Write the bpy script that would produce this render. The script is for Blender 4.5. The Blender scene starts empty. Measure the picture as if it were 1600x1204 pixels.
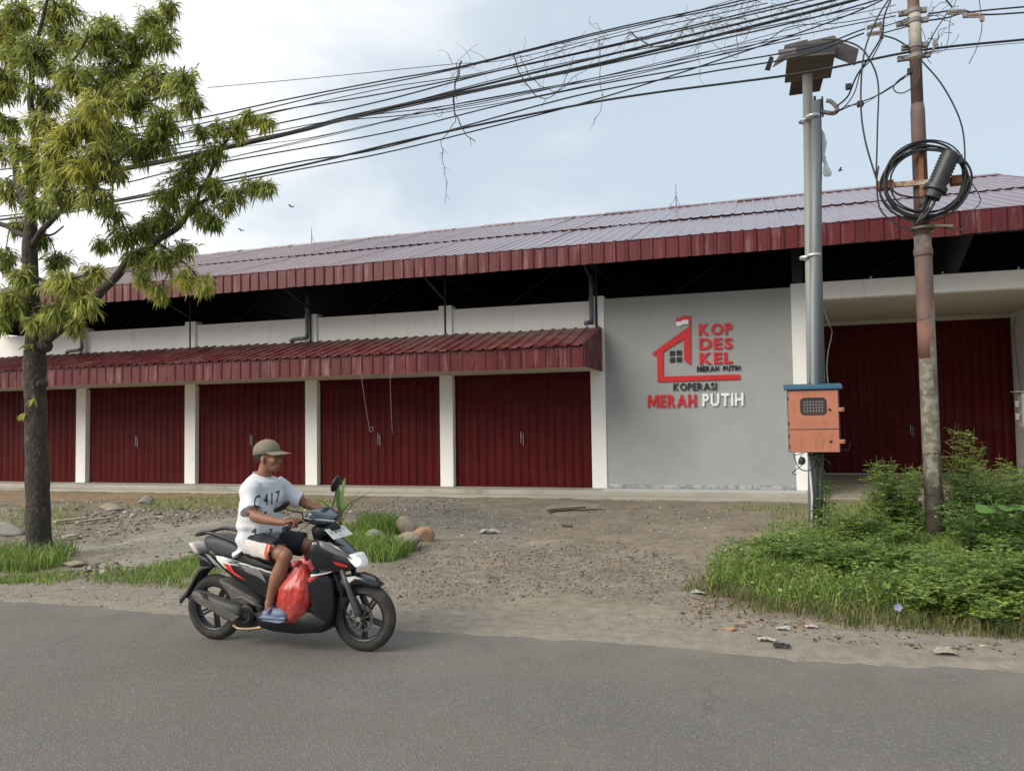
import bpy, bmesh, math, random
import numpy as np
from mathutils import Vector, Matrix, noise as mnoise
from mathutils.bvhtree import BVHTree
random.seed(7); rng=np.random.default_rng(7)
SC=bpy.context.scene; COL=SC.collection
# ------------------------------------------------------------------ camera, sky, sun, exposure
F,YAW,PIT,ROLL,CAMH=1226.08,-.3028,.0453,-.0153,1.75
def cam_axes():
    cy,sy,cp,sp=math.cos(YAW),math.sin(YAW),math.cos(PIT),math.sin(PIT)
    f=np.array([sy*cp,cy*cp,sp]); r=np.array([cy,-sy,0.]); u=np.cross(r,f)
    c,s=math.cos(ROLL),math.sin(ROLL)
    return np.array([c*r+s*u,-s*r+c*u,f])
AX=cam_axes()
cd=bpy.data.cameras.new('camera'); cam=bpy.data.objects.new('camera',cd); COL.objects.link(cam)
cd.sensor_fit='HORIZONTAL'; cd.sensor_width=36; cd.lens=36*F/1600; cd.clip_end=2000; cd.clip_start=.05
m=Matrix([[AX[0][i],AX[1][i],-AX[2][i],0] for i in range(3)]+[[0,0,0,1]]); m[2][3]=CAMH
cam.matrix_world=m; SC.camera=cam
SUN_EL,SUN_DIR=math.radians(34),Vector((-.62,-.78,0)).normalized()
W=bpy.data.worlds.new('World'); SC.world=W; W.use_nodes=True; nt=W.node_tree; nt.nodes.clear()
N=nt.nodes.new; Lk=nt.links.new
out=N('ShaderNodeOutputWorld'); sky=N('ShaderNodeTexSky'); sky.sky_type='NISHITA'; sky.sun_disc=False
sky.sun_elevation=SUN_EL; sky.sun_rotation=math.atan2(SUN_DIR.x,SUN_DIR.y); sky.dust_density=3.5; sky.air_density=1.2
bg1=N('ShaderNodeBackground'); bg1.inputs[1].default_value=.09
tc=N('ShaderNodeTexCoord'); mp=N('ShaderNodeMapping'); mp.inputs['Scale'].default_value=(1,1,2.6); Lk(tc.outputs['Generated'],mp.inputs[0])
n1=N('ShaderNodeTexNoise'); n1.inputs['Scale'].default_value=2.1; n1.inputs['Detail'].default_value=7; n1.inputs['Roughness'].default_value=.52; n1.inputs['Distortion'].default_value=.3; Lk(mp.outputs[0],n1.inputs[0])
dp=N('ShaderNodeVectorMath'); dp.operation='DOT_PRODUCT'; dp.inputs[1].default_value=(-.80,-.12,.20); Lk(tc.outputs['Generated'],dp.inputs[0])
ad=N('ShaderNodeMath'); ad.operation='ADD'; Lk(n1.outputs[0],ad.inputs[0]); Lk(dp.outputs['Value'],ad.inputs[1])
cr=N('ShaderNodeValToRGB'); e=cr.color_ramp.elements; e[0].position=.64; e[0].color=(0,0,0,1); e[1].position=1.02; e[1].color=(1,1,1,1); cr.color_ramp.interpolation='EASE'
Lk(ad.outputs[0],cr.inputs[0])
bg2=N('ShaderNodeBackground'); bg2.inputs[0].default_value=(.575,.665,.75,1); bg2.inputs[1].default_value=.92   # high thin veil
bg3=N('ShaderNodeBackground'); bg3.inputs[0].default_value=(.93,.94,.95,1); bg3.inputs[1].default_value=.88     # bright cloud
mxa=N('ShaderNodeMixShader'); mxa.inputs[0].default_value=.8; Lk(sky.outputs[0],bg1.inputs[0]); Lk(bg1.outputs[0],mxa.inputs[1]); Lk(bg2.outputs[0],mxa.inputs[2])
mxb=N('ShaderNodeMixShader'); Lk(cr.outputs[0],mxb.inputs[0]); Lk(mxa.outputs[0],mxb.inputs[1]); Lk(bg3.outputs[0],mxb.inputs[2]); Lk(mxb.outputs[0],out.inputs[0])
sd=bpy.data.lights.new('sun','SUN'); sd.energy=2.5; sd.angle=math.radians(40); sd.color=(1,.93,.83)
so=bpy.data.objects.new('sun',sd); COL.objects.link(so)
so.rotation_euler=(-(SUN_DIR*math.cos(SUN_EL)+Vector((0,0,math.sin(SUN_EL))))).to_track_quat('-Z','Y').to_euler()
so.location=(-6,-4,14)
vs=SC.view_settings; vs.view_transform='Standard'; vs.look='None'; vs.gamma=1; vs.exposure=0.42; vs.use_curve_mapping=False
SC.cycles.max_bounces=6

# survey helpers: a sight line of the 1600x1204 photograph, met with a real plane at its surveyed distance
def ray(x,y): return AX.T@np.array([(x-800)/F,(602-y)/F,1.])
def at_z(x,y,z=0.): d=ray(x,y); p=d*(z-CAMH)/d[2]; p[2]+=CAMH; return p
def at_y(x,y,Y): d=ray(x,y); p=d*Y/d[1]; p[2]+=CAMH; return p

# ------------------------------------------------------------------ materials
MATS={}
def mat(name,col,rough=.6,metal=0.,var=.12,scale=6.,bump=0.,bscale=40.,col2=None,c2pos=.6,c2w=.1,c2scale=3.,stretch=(1,1,1),spec=.5,coat=0.,attr=None,trans=0.,alpha=1.,emit=None,estr=0.,rvar=.0,c2stretch=None,world=False):
    if name in MATS: return MATS[name]
    m=bpy.data.materials.new(name); MATS[name]=m; m.use_nodes=True; t=m.node_tree; b=t.nodes['Principled BSDF']; o=t.nodes['Material Output']
    n=t.nodes.new; l=t.links.new
    tcn=n('ShaderNodeNewGeometry' if world else 'ShaderNodeTexCoord'); TO=tcn.outputs['Position' if world else 'Object']; mpn=n('ShaderNodeMapping'); mpn.inputs['Scale'].default_value=stretch; l(TO,mpn.inputs[0])
    nz=n('ShaderNodeTexNoise'); nz.inputs['Scale'].default_value=scale; nz.inputs['Detail'].default_value=6; nz.inputs['Roughness'].default_value=.6; l(mpn.outputs[0],nz.inputs[0])
    mr=n('ShaderNodeMapRange'); mr.inputs['From Min'].default_value=.25; mr.inputs['From Max'].default_value=.75; mr.inputs['To Min'].default_value=1-var; mr.inputs['To Max'].default_value=1+var; l(nz.outputs[0],mr.inputs[0])
    vm=n('ShaderNodeVectorMath'); vm.operation='SCALE'; l(mr.outputs[0],vm.inputs['Scale'])
    if attr:
        a=n('ShaderNodeAttribute'); a.attribute_name=attr; src=a.outputs['Color']
    else:
        a=n('ShaderNodeRGB'); a.outputs[0].default_value=(*col,1); src=a.outputs[0]
    if col2:
        mp2=n('ShaderNodeMapping'); mp2.inputs['Scale'].default_value=c2stretch or stretch; l(TO,mp2.inputs[0])
        nz2=n('ShaderNodeTexNoise'); nz2.inputs['Scale'].default_value=c2scale; nz2.inputs['Detail'].default_value=8; nz2.inputs['Roughness'].default_value=.65; l(mp2.outputs[0],nz2.inputs[0])
        r2=n('ShaderNodeMapRange'); r2.inputs['From Min'].default_value=c2pos-c2w; r2.inputs['From Max'].default_value=c2pos+c2w; l(nz2.outputs[0],r2.inputs[0])
        mx=n('ShaderNodeMix'); mx.data_type='RGBA'; l(r2.outputs[0],mx.inputs[0]); l(src,mx.inputs[6]); mx.inputs[7].default_value=(*col2,1); src=mx.outputs[2]
    l(src,vm.inputs[0]); l(vm.outputs[0],b.inputs['Base Color'])
    b.inputs['Roughness'].default_value=rough; b.inputs['Metallic'].default_value=metal; b.inputs['Specular IOR Level'].default_value=spec; b.inputs['Coat Weight'].default_value=coat; b.inputs['Coat Roughness'].default_value=.15
    if rvar:
        rr=n('ShaderNodeMapRange'); rr.inputs['From Min'].default_value=.3; rr.inputs['From Max'].default_value=.7; rr.inputs['To Min'].default_value=rough-rvar; rr.inputs['To Max'].default_value=rough+rvar; l(nz.outputs[0],rr.inputs[0]); l(rr.outputs[0],b.inputs['Roughness'])
    if bump:
        nb=n('ShaderNodeTexNoise'); nb.inputs['Scale'].default_value=bscale; nb.inputs['Detail'].default_value=5; l(mpn.outputs[0],nb.inputs[0])
        bp=n('ShaderNodeBump'); bp.inputs['Strength'].default_value=1; bp.inputs['Distance'].default_value=bump; l(nb.outputs[0],bp.inputs['Height']); l(bp.outputs[0],b.inputs['Normal'])
    if alpha<1: b.inputs['Alpha'].default_value=alpha
    if emit: b.inputs['Emission Color'].default_value=(*emit,1); b.inputs['Emission Strength'].default_value=estr
    if trans:
        tr=n('ShaderNodeBsdfTranslucent'); l(vm.outputs[0],tr.inputs[0]); ms=n('ShaderNodeMixShader'); ms.inputs[0].default_value=trans
        l(b.outputs[0],ms.inputs[1]); l(tr.outputs[0],ms.inputs[2]); l(ms.outputs[0],o.inputs[0])
    return m

# ------------------------------------------------------------------ objects
def tag(o,label=None,cat=None,group=None,kind=None):
    if label: o['label']=label
    if cat: o['category']=cat
    if group: o['group']=group
    if kind: o['kind']=kind
    return o
def wloc(o):
    p=Vector((0,0,0))
    while o is not None: p+=o.location; o=o.parent
    return p
def empty(name,loc,label=None,cat=None,group=None):
    o=bpy.data.objects.new(name,None); COL.objects.link(o); o.location=loc; o.empty_display_size=.2
    return tag(o,label,cat,group)
class MB:
    def __init__(s): s.v=[]; s.f=[]; s.mi=[]
    def add(s,v,f,mi=0):
        b=len(s.v); s.v+= [tuple(map(float,p)) for p in v]; s.f+=[tuple(i+b for i in q) for q in f]; s.mi+=[mi]*len(f); return s
    def box(s,x0,x1,y0,y1,z0,z1,mi=0):
        v=[(x,y,z) for z in(z0,z1) for y in(y0,y1) for x in(x0,x1)]
        return s.add(v,[(0,2,3,1),(4,5,7,6),(0,1,5,4),(2,6,7,3),(0,4,6,2),(1,3,7,5)],mi)
    def bar(s,a,b,w,h,mi=0,up=(0,0,1)):
        a=Vector(a);b=Vector(b);d=(b-a).normalized();u=Vector(up)
        if abs(d.dot(u))>.98:u=Vector((0,1,0))
        r=d.cross(u).normalized();u=r.cross(d)
        v=[p+r*sx*w/2+u*sz*h/2 for p in(a,b) for sx,sz in((-1,-1),(1,-1),(1,1),(-1,1))]
        return s.add(v,[(3,2,1,0),(4,5,6,7),(0,1,5,4),(1,2,6,5),(2,3,7,6),(3,0,4,7)],mi)
    def tube(s,pts,rad,n=8,mi=0,cap=True,flat=1.):
        pts=[Vector(p) for p in pts]; k=len(pts)
        if not hasattr(rad,'__len__'): rad=[rad]*k
        t=[(pts[min(i+1,k-1)]-pts[max(i-1,0)]).normalized() for i in range(k)]
        r=t[0].orthogonal().normalized(); V=[];Fc=[]
        for i in range(k):
            r=(r-t[i]*r.dot(t[i])).normalized(); u=t[i].cross(r)
            for j in range(n):
                a=2*math.pi*j/n; V.append(pts[i]+(r*math.cos(a)+u*math.sin(a)*flat)*rad[i])
        for i in range(k-1):
            for j in range(n): Fc.append((i*n+j,i*n+(j+1)%n,(i+1)*n+(j+1)%n,(i+1)*n+j))
        if cap: Fc.append(tuple(range(n-1,-1,-1))); Fc.append(tuple((k-1)*n+j for j in range(n)))
        return s.add(V,Fc,mi)
    def ell(s,c,r,nu=12,nv=8,rot=None,mi=0):
        V=[];Fc=[]; R=rot or Matrix.Identity(3); c=Vector(c)
        for i in range(nv+1):
            th=math.pi*i/nv
            for j in range(nu):
                a=2*math.pi*j/nu; V.append(c+R@Vector((r[0]*math.sin(th)*math.cos(a),r[1]*math.sin(th)*math.sin(a),r[2]*math.cos(th))))
        for i in range(nv):
            for j in range(nu): Fc.append((i*nu+j,(i+1)*nu+j,(i+1)*nu+(j+1)%nu,i*nu+(j+1)%nu))
        return s.add(V,Fc,mi)
    def prism(s,poly,a,b,axis='y',mi=0):
        # poly: 2-D outline (x,z) for axis y, (y,z) for x, (x,y) for z
        n=len(poly)
        def P(p,t): return {'y':(p[0],t,p[1]),'x':(t,p[0],p[1]),'z':(p[0],p[1],t)}[axis]
        s.add([P(p,a) for p in poly]+[P(p,b) for p in poly],[tuple(range(n-1,-1,-1)),tuple(range(n,2*n))]+[(i,(i+1)%n,n+(i+1)%n,n+i) for i in range(n)],mi); return s
    def shell(s,poly,w,mi=0,rings=((1,.80),(.93,.93),(.6,1.0)),y0=0.):
        # closed rounded body: side outline (x,z), half width w (number or function of x,z), mirrored about y0
        n=len(poly); cx=sum(p[0] for p in poly)/n; cz=sum(p[1] for p in poly)/n; V=[];Fc=[]
        seq=[(t,sc) for t,sc in rings]+[(-t,sc) for t,sc in reversed(rings)]
        for t,sc in seq:
            for p in poly:
                x=cx+(p[0]-cx)*sc; z=cz+(p[1]-cz)*sc; ww=w(p[0],p[1]) if callable(w) else w
                V.append((x,y0+t*ww,z))
        k=len(seq)
        for i in range(k-1):
            for j in range(n): Fc.append((i*n+j,i*n+(j+1)%n,(i+1)*n+(j+1)%n,(i+1)*n+j))
        Fc.append(tuple(range(n-1,-1,-1))); Fc.append(tuple((k-1)*n+j for j in range(n)))
        return s.add(V,Fc,mi)
    def lathe(s,prof,c=(0,0,0),axis='z',n=20,mi=0,a0=0.,a1=2*math.pi):
        # prof: (radius, along)
        V=[];Fc=[]; full=abs(a1-a0-2*math.pi)<1e-6; m=n if full else n+1
        for r,h in prof:
            for j in range(m):
                a=a0+(a1-a0)*j/n; x,y=r*math.cos(a),r*math.sin(a)
                V.append({'z':(c[0]+x,c[1]+y,c[2]+h),'y':(c[0]+x,c[1]+h,c[2]+y),'x':(c[0]+h,c[1]+x,c[2]+y)}[axis])
        for i in range(len(prof)-1):
            for j in range(n): Fc.append((i*m+j,i*m+(j+1)%m,(i+1)*m+(j+1)%m,(i+1)*m+j))
        return s.add(V,Fc,mi)
    def mesh(s,name,mats,off=(0,0,0),smooth=False):
        me=bpy.data.meshes.new(name); o=Vector(off)
        me.from_pydata([tuple(Vector(p)-o) for p in s.v],[],s.f)
        for mm in (mats if isinstance(mats,(list,tuple)) else [mats]): me.materials.append(mm)
        if any(s.mi): me.polygons.foreach_set('material_index',s.mi)
        if smooth: me.polygons.foreach_set('use_smooth',[True]*len(me.polygons))
        me.update(); return me
    def build(s,name,mats,parent=None,smooth=False,local=False,bevel=0.,sub=0,fix=True):
        off=(0,0,0)
        loc=Vector((0,0,0))
        if parent is not None and not local: off=wloc(parent)
        if parent is None and s.v and not local:
            a=np.array(s.v); loc=Vector(((a[:,0].min()+a[:,0].max())/2,(a[:,1].min()+a[:,1].max())/2,a[:,2].min())); off=loc
        me=s.mesh(name,mats,off,smooth)
        if fix:
            bm=bmesh.new(); bm.from_mesh(me); bmesh.ops.remove_doubles(bm,verts=bm.verts,dist=1e-5); bmesh.ops.recalc_face_normals(bm,faces=bm.faces); bm.to_mesh(me); bm.free()
        o=bpy.data.objects.new(name,me); COL.objects.link(o); o.parent=parent; o.location=loc
        if bevel:
            b=o.modifiers.new('b','BEVEL'); b.width=bevel; b.segments=2; b.limit_method='ANGLE'; b.angle_limit=math.radians(40)
            if not smooth: me.polygons.foreach_set('use_smooth',[True]*len(me.polygons))
            w=o.modifiers.new('w','WEIGHTED_NORMAL')
        if sub:
            q=o.modifiers.new('s','SUBSURF'); q.levels=sub; q.render_levels=sub
        return o
def inst(name,me,parent,loc,scale=None,rz=0,rot=None):
    o=bpy.data.objects.new(name,me); COL.objects.link(o); o.parent=parent
    o.location=Vector(loc)-(wloc(parent) if parent else Vector((0,0,0)))
    if scale: o.scale=scale
    if rot: o.rotation_euler=rot
    elif rz: o.rotation_euler=(0,0,rz)
    return o
def fastmesh(name,V,Fv,per,mats,parent=None,color=None,smooth=False,matidx=None,loc=None):
    """V (n,3) array, Fv (m,per) int array -> object; color (n,3) optional point attribute 'tint'"""
    V=np.asarray(V,dtype=np.float64); Fv=np.asarray(Fv,dtype=np.int32)
    if loc is None: loc=np.array(wloc(parent)) if parent else np.array([V[:,0].mean(),V[:,1].mean(),V[:,2].min()])
    loc=np.asarray(loc,float); me=bpy.data.meshes.new(name)
    me.vertices.add(len(V)); me.vertices.foreach_set('co',(V-loc).astype(np.float32).ravel())
    me.loops.add(Fv.size); me.loops.foreach_set('vertex_index',Fv.ravel()); me.polygons.add(len(Fv))
    me.polygons.foreach_set('loop_start',np.arange(0,Fv.size,per,dtype=np.int32))
    if smooth: me.polygons.foreach_set('use_smooth',np.ones(len(Fv),bool))
    for mm in (mats if isinstance(mats,(list,tuple)) else [mats]): me.materials.append(mm)
    if matidx is not None: me.polygons.foreach_set('material_index',matidx.astype(np.int32))
    me.update(calc_edges=True)
    if color is not None:
        a=me.color_attributes.new('tint','FLOAT_COLOR','POINT'); c=np.ones((len(V),4),np.float32); c[:,:3]=color; a.data.foreach_set('color',c.ravel())
    o=bpy.data.objects.new(name,me); COL.objects.link(o); o.parent=parent
    if parent is None: o.location=tuple(loc)
    return o
def smooth_pts(P,n=6):
    """Catmull-Rom through control points"""
    P=[Vector(p) for p in P]; Q=[P[0]*2-P[1]]+P+[P[-1]*2-P[-2]]; o=[]
    for i in range(1,len(Q)-2):
        for k in range(n):
            t=k/n; a,b,c,d=Q[i-1],Q[i],Q[i+1],Q[i+2]
            o.append(.5*((2*b)+(c-a)*t+(2*a-5*b+4*c-d)*t*t+(3*b-a-3*c+d)*t**3))
    o.append(P[-1]); return o
def inpoly(x,y,poly):
    x=np.asarray(x);y=np.asarray(y);r=np.zeros(x.shape,bool);n=len(poly)
    for i in range(n):
        x0,y0=poly[i][:2];x1,y1=poly[(i+1)%n][:2]
        c=((y0>y)!=(y1>y))&(x<(x1-x0)*(y-y0)/(y1-y0+1e-12)+x0); r^=c
    return r
def fbm(x,y,s,oct=4,seed=0):
    """cheap value noise on arrays, about -1..1"""
    tot=np.zeros_like(x,dtype=float);amp=1.;nrm=0
    for o in range(oct):
        g=np.random.default_rng(seed+o).random((256,256))*2-1
        u=x*s+37.3*o;v=y*s+11.7*o;i=np.floor(u).astype(int);j=np.floor(v).astype(int);fu=u-i;fv=v-j
        fu=fu*fu*(3-2*fu);fv=fv*fv*(3-2*fv);i%=256;j%=256;i1=(i+1)%256;j1=(j+1)%256
        tot+=amp*((g[i,j]*(1-fu)+g[i1,j]*fu)*(1-fv)+(g[i,j1]*(1-fu)+g[i1,j1]*fu)*fv);nrm+=amp;amp*=.55;s*=2.03
    return tot/nrm
def gp(*pix): return [at_z(x,y)[:2] for x,y in pix]


# letter outlines, all made in one go
GLY={}
def make_glyphs(reqs):
    obs=[]
    for ch,bold in reqs:
        cu=bpy.data.curves.new('g','FONT'); cu.body=ch; cu.extrude=.5; cu.offset=bold; cu.resolution_u=4; o=bpy.data.objects.new('g',cu); COL.objects.link(o); obs.append(o)
    dg=bpy.context.evaluated_depsgraph_get()
    for (ch,bold),o in zip(reqs,obs):
        me=bpy.data.meshes.new_from_object(o.evaluated_get(dg)); V=np.array([v.co[:] for v in me.vertices]); Fc=[tuple(p.vertices) for p in me.polygons]; bpy.data.meshes.remove(me)
        lo,hi=V.min(0),V.max(0); GLY[(ch,bold)]=(V-[lo[0],lo[1],0],Fc,hi-lo)
    for o in obs: bpy.data.objects.remove(o)
make_glyphs([(c,.035) for c in 'KOPDESLMRAH']+[(c,.02) for c in 'MERAHPUTIC417JXUER']+[(c,.01) for c in 'KOPERASI']+[(c,.03) for c in 'PUTIH'])
def bold_m():
    P=[(0,0),(0,.73),(.25,.73),(.44,.27),(.63,.73),(.88,.73),(.88,0),(.71,0),(.71,.55),(.52,.08),(.36,.08),(.17,.55),(.17,0)]
    b=bmesh.new(); vs_=[b.verts.new((x,y,.5)) for x,y in P]; f=b.faces.new(vs_); bmesh.ops.triangulate(b,faces=[f]); b.verts.index_update(); tri=[tuple(v.index for v in g.verts) for g in b.faces]; b.free(); n=len(P)
    return np.array([(x,y,.5) for x,y in P]+[(x,y,-.5) for x,y in P]),tri+[tuple(i+n for i in reversed(t)) for t in tri]+[(i,(i+1)%n,n+(i+1)%n,n+i) for i in range(n)],np.array([.88,.73,1.])
for b_ in (.035,.02): GLY[('M',b_)]=bold_m()
def glyph(ch,bold): return GLY[(ch,bold)]

# ------------------------------------------------------------------ ground and road
PAD=gp((120,890),(150,855),(330,812),(480,808),(500,850),(420,868),(330,862),(250,880),(160,897))
GRAVEL=[gp((560,930),(600,880),(660,858),(760,850),(1000,860),(1120,880),(1130,960),(900,935)),gp((600,800),(700,790),(830,812),(800,835),(650,828)),gp((330,800),(700,780),(720,800),(400,812)),gp((0,840),(120,800),(330,796),(330,812),(150,850),(0,862))]
def zone(x,y,poly,soft=.35,seed=3):
    w=fbm(x,y,.9,3,seed)*.5; m=inpoly(x+w,y+w,poly).astype(float)
    for d in (soft,-soft): m+=inpoly(x+w+d,y+w,poly)+inpoly(x+w,y+w+d,poly)
    return m/5
xs=np.concatenate([np.linspace(-400,-45,12),np.linspace(-42,-24,30),np.arange(-23.5,9,.055),np.linspace(9.4,30,30),np.linspace(34,400,12)])
ys=np.concatenate([[-400,-200,-80,-30,-10,-6.6,-6.2,-6.0,-2,2],np.arange(5.6,9.5,.04),np.arange(9.5,18.6,.075),np.linspace(19,40,16),[50,80,160,300,600]])
GX,GY=np.meshgrid(xs,ys,indexing='ij'); gx,gy=GX.ravel(),GY.ravel()
gz=.018*fbm(gx,gy,.5,3,1)
pad=zone(gx,gy,PAD,.2,5); gr=np.clip(sum(zone(gx,gy,g,.3,9+i) for i,g in enumerate(GRAVEL)),0,1)
rough_=np.clip((gy-6.9)/.8,0,1)*(1-.9*pad); near=(gx>-23.6)&(gx<9.1)&(gy>5.5)&(gy<18.7)
gz+=near*rough_*(.014+.03*gr)*fbm(gx,gy,7,3,21)+near*rough_*.035*fbm(gx,gy,2.2,3,31)
def gheight_edge(x,y): return np.clip((y-6.13-.13*fbm(x,x*0+3.3,.6,3,77)-.09*fbm(x,y,5,4,78))*.16,-.03,.022)
front=gy>0
gz=np.where(front,np.where(gy<9,gz*np.clip((gy-6.2)/1.5,0,1)+gheight_edge(gx,gy),gz+.022),-.03+0*gz)
gz=np.where(gy<-6.3,.01,gz); gz=np.where(gy>17.9,-.02,gz)
nx,ny=GX.shape; idx=np.arange(nx*ny).reshape(nx,ny)
FQ=np.stack([idx[:-1,:-1],idx[1:,:-1],idx[1:,1:],idx[:-1,1:]],-1).reshape(-1,4)
# real surface colours of the strip: dirt, grit, gravel, cement pad, orange clay
dirt=np.array([.285,.238,.178]); grav=np.array([.24,.212,.172]); padc=np.array([.37,.345,.29]); clay=np.array([.31,.22,.125]); dust=np.array([.25,.22,.178])
c=np.ones((len(gx),3))*dirt
w=np.clip(.5+1.3*fbm(gx,gy,1.4,5,41),0,1)[:,None]; c=c*(1-.35*w)+np.array([.15,.125,.095])*.35*w
w=gr[:,None]*.8; c=c*(1-w)+grav*w
w=np.clip((7.3-gy)/.5,0,1)[:,None]; c=c*(1-w)+dust*w
w=(pad[:,None]); c=c*(1-w)+padc*w*(1+.12*fbm(gx,gy,.8,4,55))[:,None]
w=(np.clip((gy-13.5)/1.5,0,1)*np.clip((-8-gx)/4,0,1))[:,None]*.7; c=c*(1-w)+clay*w
w=np.clip(fbm(gx,gy,.7,4,63)*2-.2,0,1)[:,None]*np.clip((gy-7),0,1)[:,None]*.5; c=c*(1-w)+np.array([.155,.12,.075])*w
c*=(1+.16*fbm(gx,gy,11,3,71)+.20*np.clip(fbm(gx,gy,3.1,4,73),-1,1)*np.clip(gy-6.8,0,1))[:,None]*np.where(gy>7.2,.93,1.)[:,None]
# wheel ruts worn across the lot towards the porch
for x0_,x1_,w_ in ((-.9,1.9,.20),(-2.5,.6,.20),(-3.6,-2.2,.24)):
    t_=np.clip((gy-6.3)/(17.2-6.3),0,1); xc=x0_+(x1_-x0_)*t_**1.3+.12*fbm(gy,gy*0,.5,3,5); d_=np.exp(-((gx-xc)/w_)**2)*near*np.clip((gy-6.5)/.6,0,1)*(.55+.45*fbm(gx,gy,1.5,3,6)); gz-=d_*.03; c*=(1+.16*d_)[:,None]
GROUND=fastmesh('ground',np.stack([gx,gy,gz],1),FQ,4,mat('dirt',(0,0,0),.95,var=.22,scale=9,bump=.012,bscale=55,attr='tint',spec=.2),color=c,smooth=True,loc=(0,0,0))
tag(GROUND,kind='structure')
def zground(x,y):
    i=np.clip(np.searchsorted(xs,x),0,nx-1); j=np.clip(np.searchsorted(ys,y),0,ny-1); return gz.reshape(nx,ny)[i,j]
rd=MB(); 
for i in range(60): rd.add([(-400+i*13.34,-6.25,0),(-400+(i+1)*13.34,-6.25,0),(-400+(i+1)*13.34,6.35,0),(-400+i*13.34,6.35,0)],[(0,1,2,3)])
def asphalt():
    m=mat('asphalt',(.155,.146,.132),.9,var=.16,scale=.7,spec=.25); t=m.node_tree; n=t.nodes.new; l=t.links.new; b=t.nodes['Principled BSDF']
    tcn=n('ShaderNodeTexCoord'); v=n('ShaderNodeTexVoronoi'); v.inputs['Scale'].default_value=75; l(tcn.outputs['Object'],v.inputs[0])
    nz=n('ShaderNodeTexNoise'); nz.inputs['Scale'].default_value=130; nz.inputs['Detail'].default_value=4; l(tcn.outputs['Object'],nz.inputs[0])
    r=n('ShaderNodeValToRGB'); r.color_ramp.elements[0].position=.36; r.color_ramp.elements[0].color=(.66,.66,.66,1); r.color_ramp.elements[1].position=.68; r.color_ramp.elements[1].color=(1.34,1.33,1.3,1); l(nz.outputs[0],r.inputs[0])
    # pale stone chips: a few of the voronoi cells
    sx=n('ShaderNodeSeparateColor'); l(v.outputs['Color'],sx.inputs[0]); gt=n('ShaderNodeMath'); gt.operation='GREATER_THAN'; gt.inputs[1].default_value=.86; l(sx.outputs[0],gt.inputs[0])
    src=b.inputs['Base Color'].links[0].from_socket
    mu=n('ShaderNodeMix'); mu.data_type='RGBA'; mu.blend_type='MULTIPLY'; mu.inputs[0].default_value=1; l(src,mu.inputs[6]); l(r.outputs[0],mu.inputs[7])
    mx=n('ShaderNodeMix'); mx.data_type='RGBA'; mf=n('ShaderNodeMath'); mf.operation='MULTIPLY'; mf.inputs[1].default_value=.30; l(gt.outputs[0],mf.inputs[0]); l(mf.outputs[0],mx.inputs[0]); l(mu.outputs[2],mx.inputs[6]); mx.inputs[7].default_value=(.30,.28,.25,1)
    # dusty, worn bands along the road
    mp=n('ShaderNodeMapping'); mp.inputs['Scale'].default_value=(.05,.9,1); l(tcn.outputs['Object'],mp.inputs[0]); nb=n('ShaderNodeTexNoise'); nb.inputs['Scale'].default_value=1; nb.inputs['Detail'].default_value=3; l(mp.outputs[0],nb.inputs[0])
    mr=n('ShaderNodeMapRange'); mr.inputs['From Min'].default_value=.35; mr.inputs['From Max'].default_value=.7; mr.inputs['To Min'].default_value=0; mr.inputs['To Max'].default_value=.35; l(nb.outputs[0],mr.inputs[0])
    mx2=n('ShaderNodeMix'); mx2.data_type='RGBA'; l(mr.outputs[0],mx2.inputs[0]); l(mx.outputs[2],mx2.inputs[6]); mx2.inputs[7].default_value=(.165,.152,.13,1)
    # dust blown over the tarmac near its edge
    sp=n('ShaderNodeSeparateXYZ'); l(tcn.outputs['Object'],sp.inputs[0]); e=n('ShaderNodeMapRange'); e.inputs['From Min'].default_value=5.2; e.inputs['From Max'].default_value=6.3; e.inputs['To Max'].default_value=.75; l(sp.outputs[1],e.inputs[0])
    nd=n('ShaderNodeTexNoise'); nd.inputs['Scale'].default_value=2.2; nd.inputs['Detail'].default_value=8; l(tcn.outputs['Object'],nd.inputs[0]); m3=n('ShaderNodeMath'); m3.operation='MULTIPLY'; l(e.outputs[0],m3.inputs[0]); mr2=n('ShaderNodeMapRange'); mr2.inputs['From Min'].default_value=.35; mr2.inputs['From Max'].default_value=.62; l(nd.outputs[0],mr2.inputs[0]); l(mr2.outputs[0],m3.inputs[1])
    mx3=n('ShaderNodeMix'); mx3.data_type='RGBA'; l(m3.outputs[0],mx3.inputs[0]); l(mx2.outputs[2],mx3.inputs[6]); mx3.inputs[7].default_value=(.215,.188,.15,1)
    ck=n('ShaderNodeTexVoronoi'); ck.feature='DISTANCE_TO_EDGE'; ck.inputs['Scale'].default_value=.55; dn=n('ShaderNodeTexNoise'); dn.inputs['Scale'].default_value=3; dn.inputs['Detail'].default_value=6; l(tcn.outputs['Object'],dn.inputs[0])
    av=n('ShaderNodeVectorMath'); av.operation='MULTIPLY_ADD'; av.inputs[1].default_value=(.5,.5,0); l(dn.outputs['Color'],av.inputs[0]); l(tcn.outputs['Object'],av.inputs[2]); l(av.outputs[0],ck.inputs[0])
    cm=n('ShaderNodeMapRange'); cm.inputs['From Min'].default_value=.002; cm.inputs['From Max'].default_value=.007; cm.inputs['To Min'].default_value=.22; cm.inputs['To Max'].default_value=0; l(ck.outputs['Distance'],cm.inputs[0])
    gn=n('ShaderNodeTexNoise'); gn.inputs['Scale'].default_value=.35; l(tcn.outputs['Object'],gn.inputs[0]); gm=n('ShaderNodeMapRange'); gm.inputs['From Min'].default_value=.52; gm.inputs['From Max'].default_value=.60; l(gn.outputs[0],gm.inputs[0]); cq=n('ShaderNodeMath'); cq.operation='MULTIPLY'; l(cm.outputs[0],cq.inputs[0]); l(gm.outputs[0],cq.inputs[1])
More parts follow.
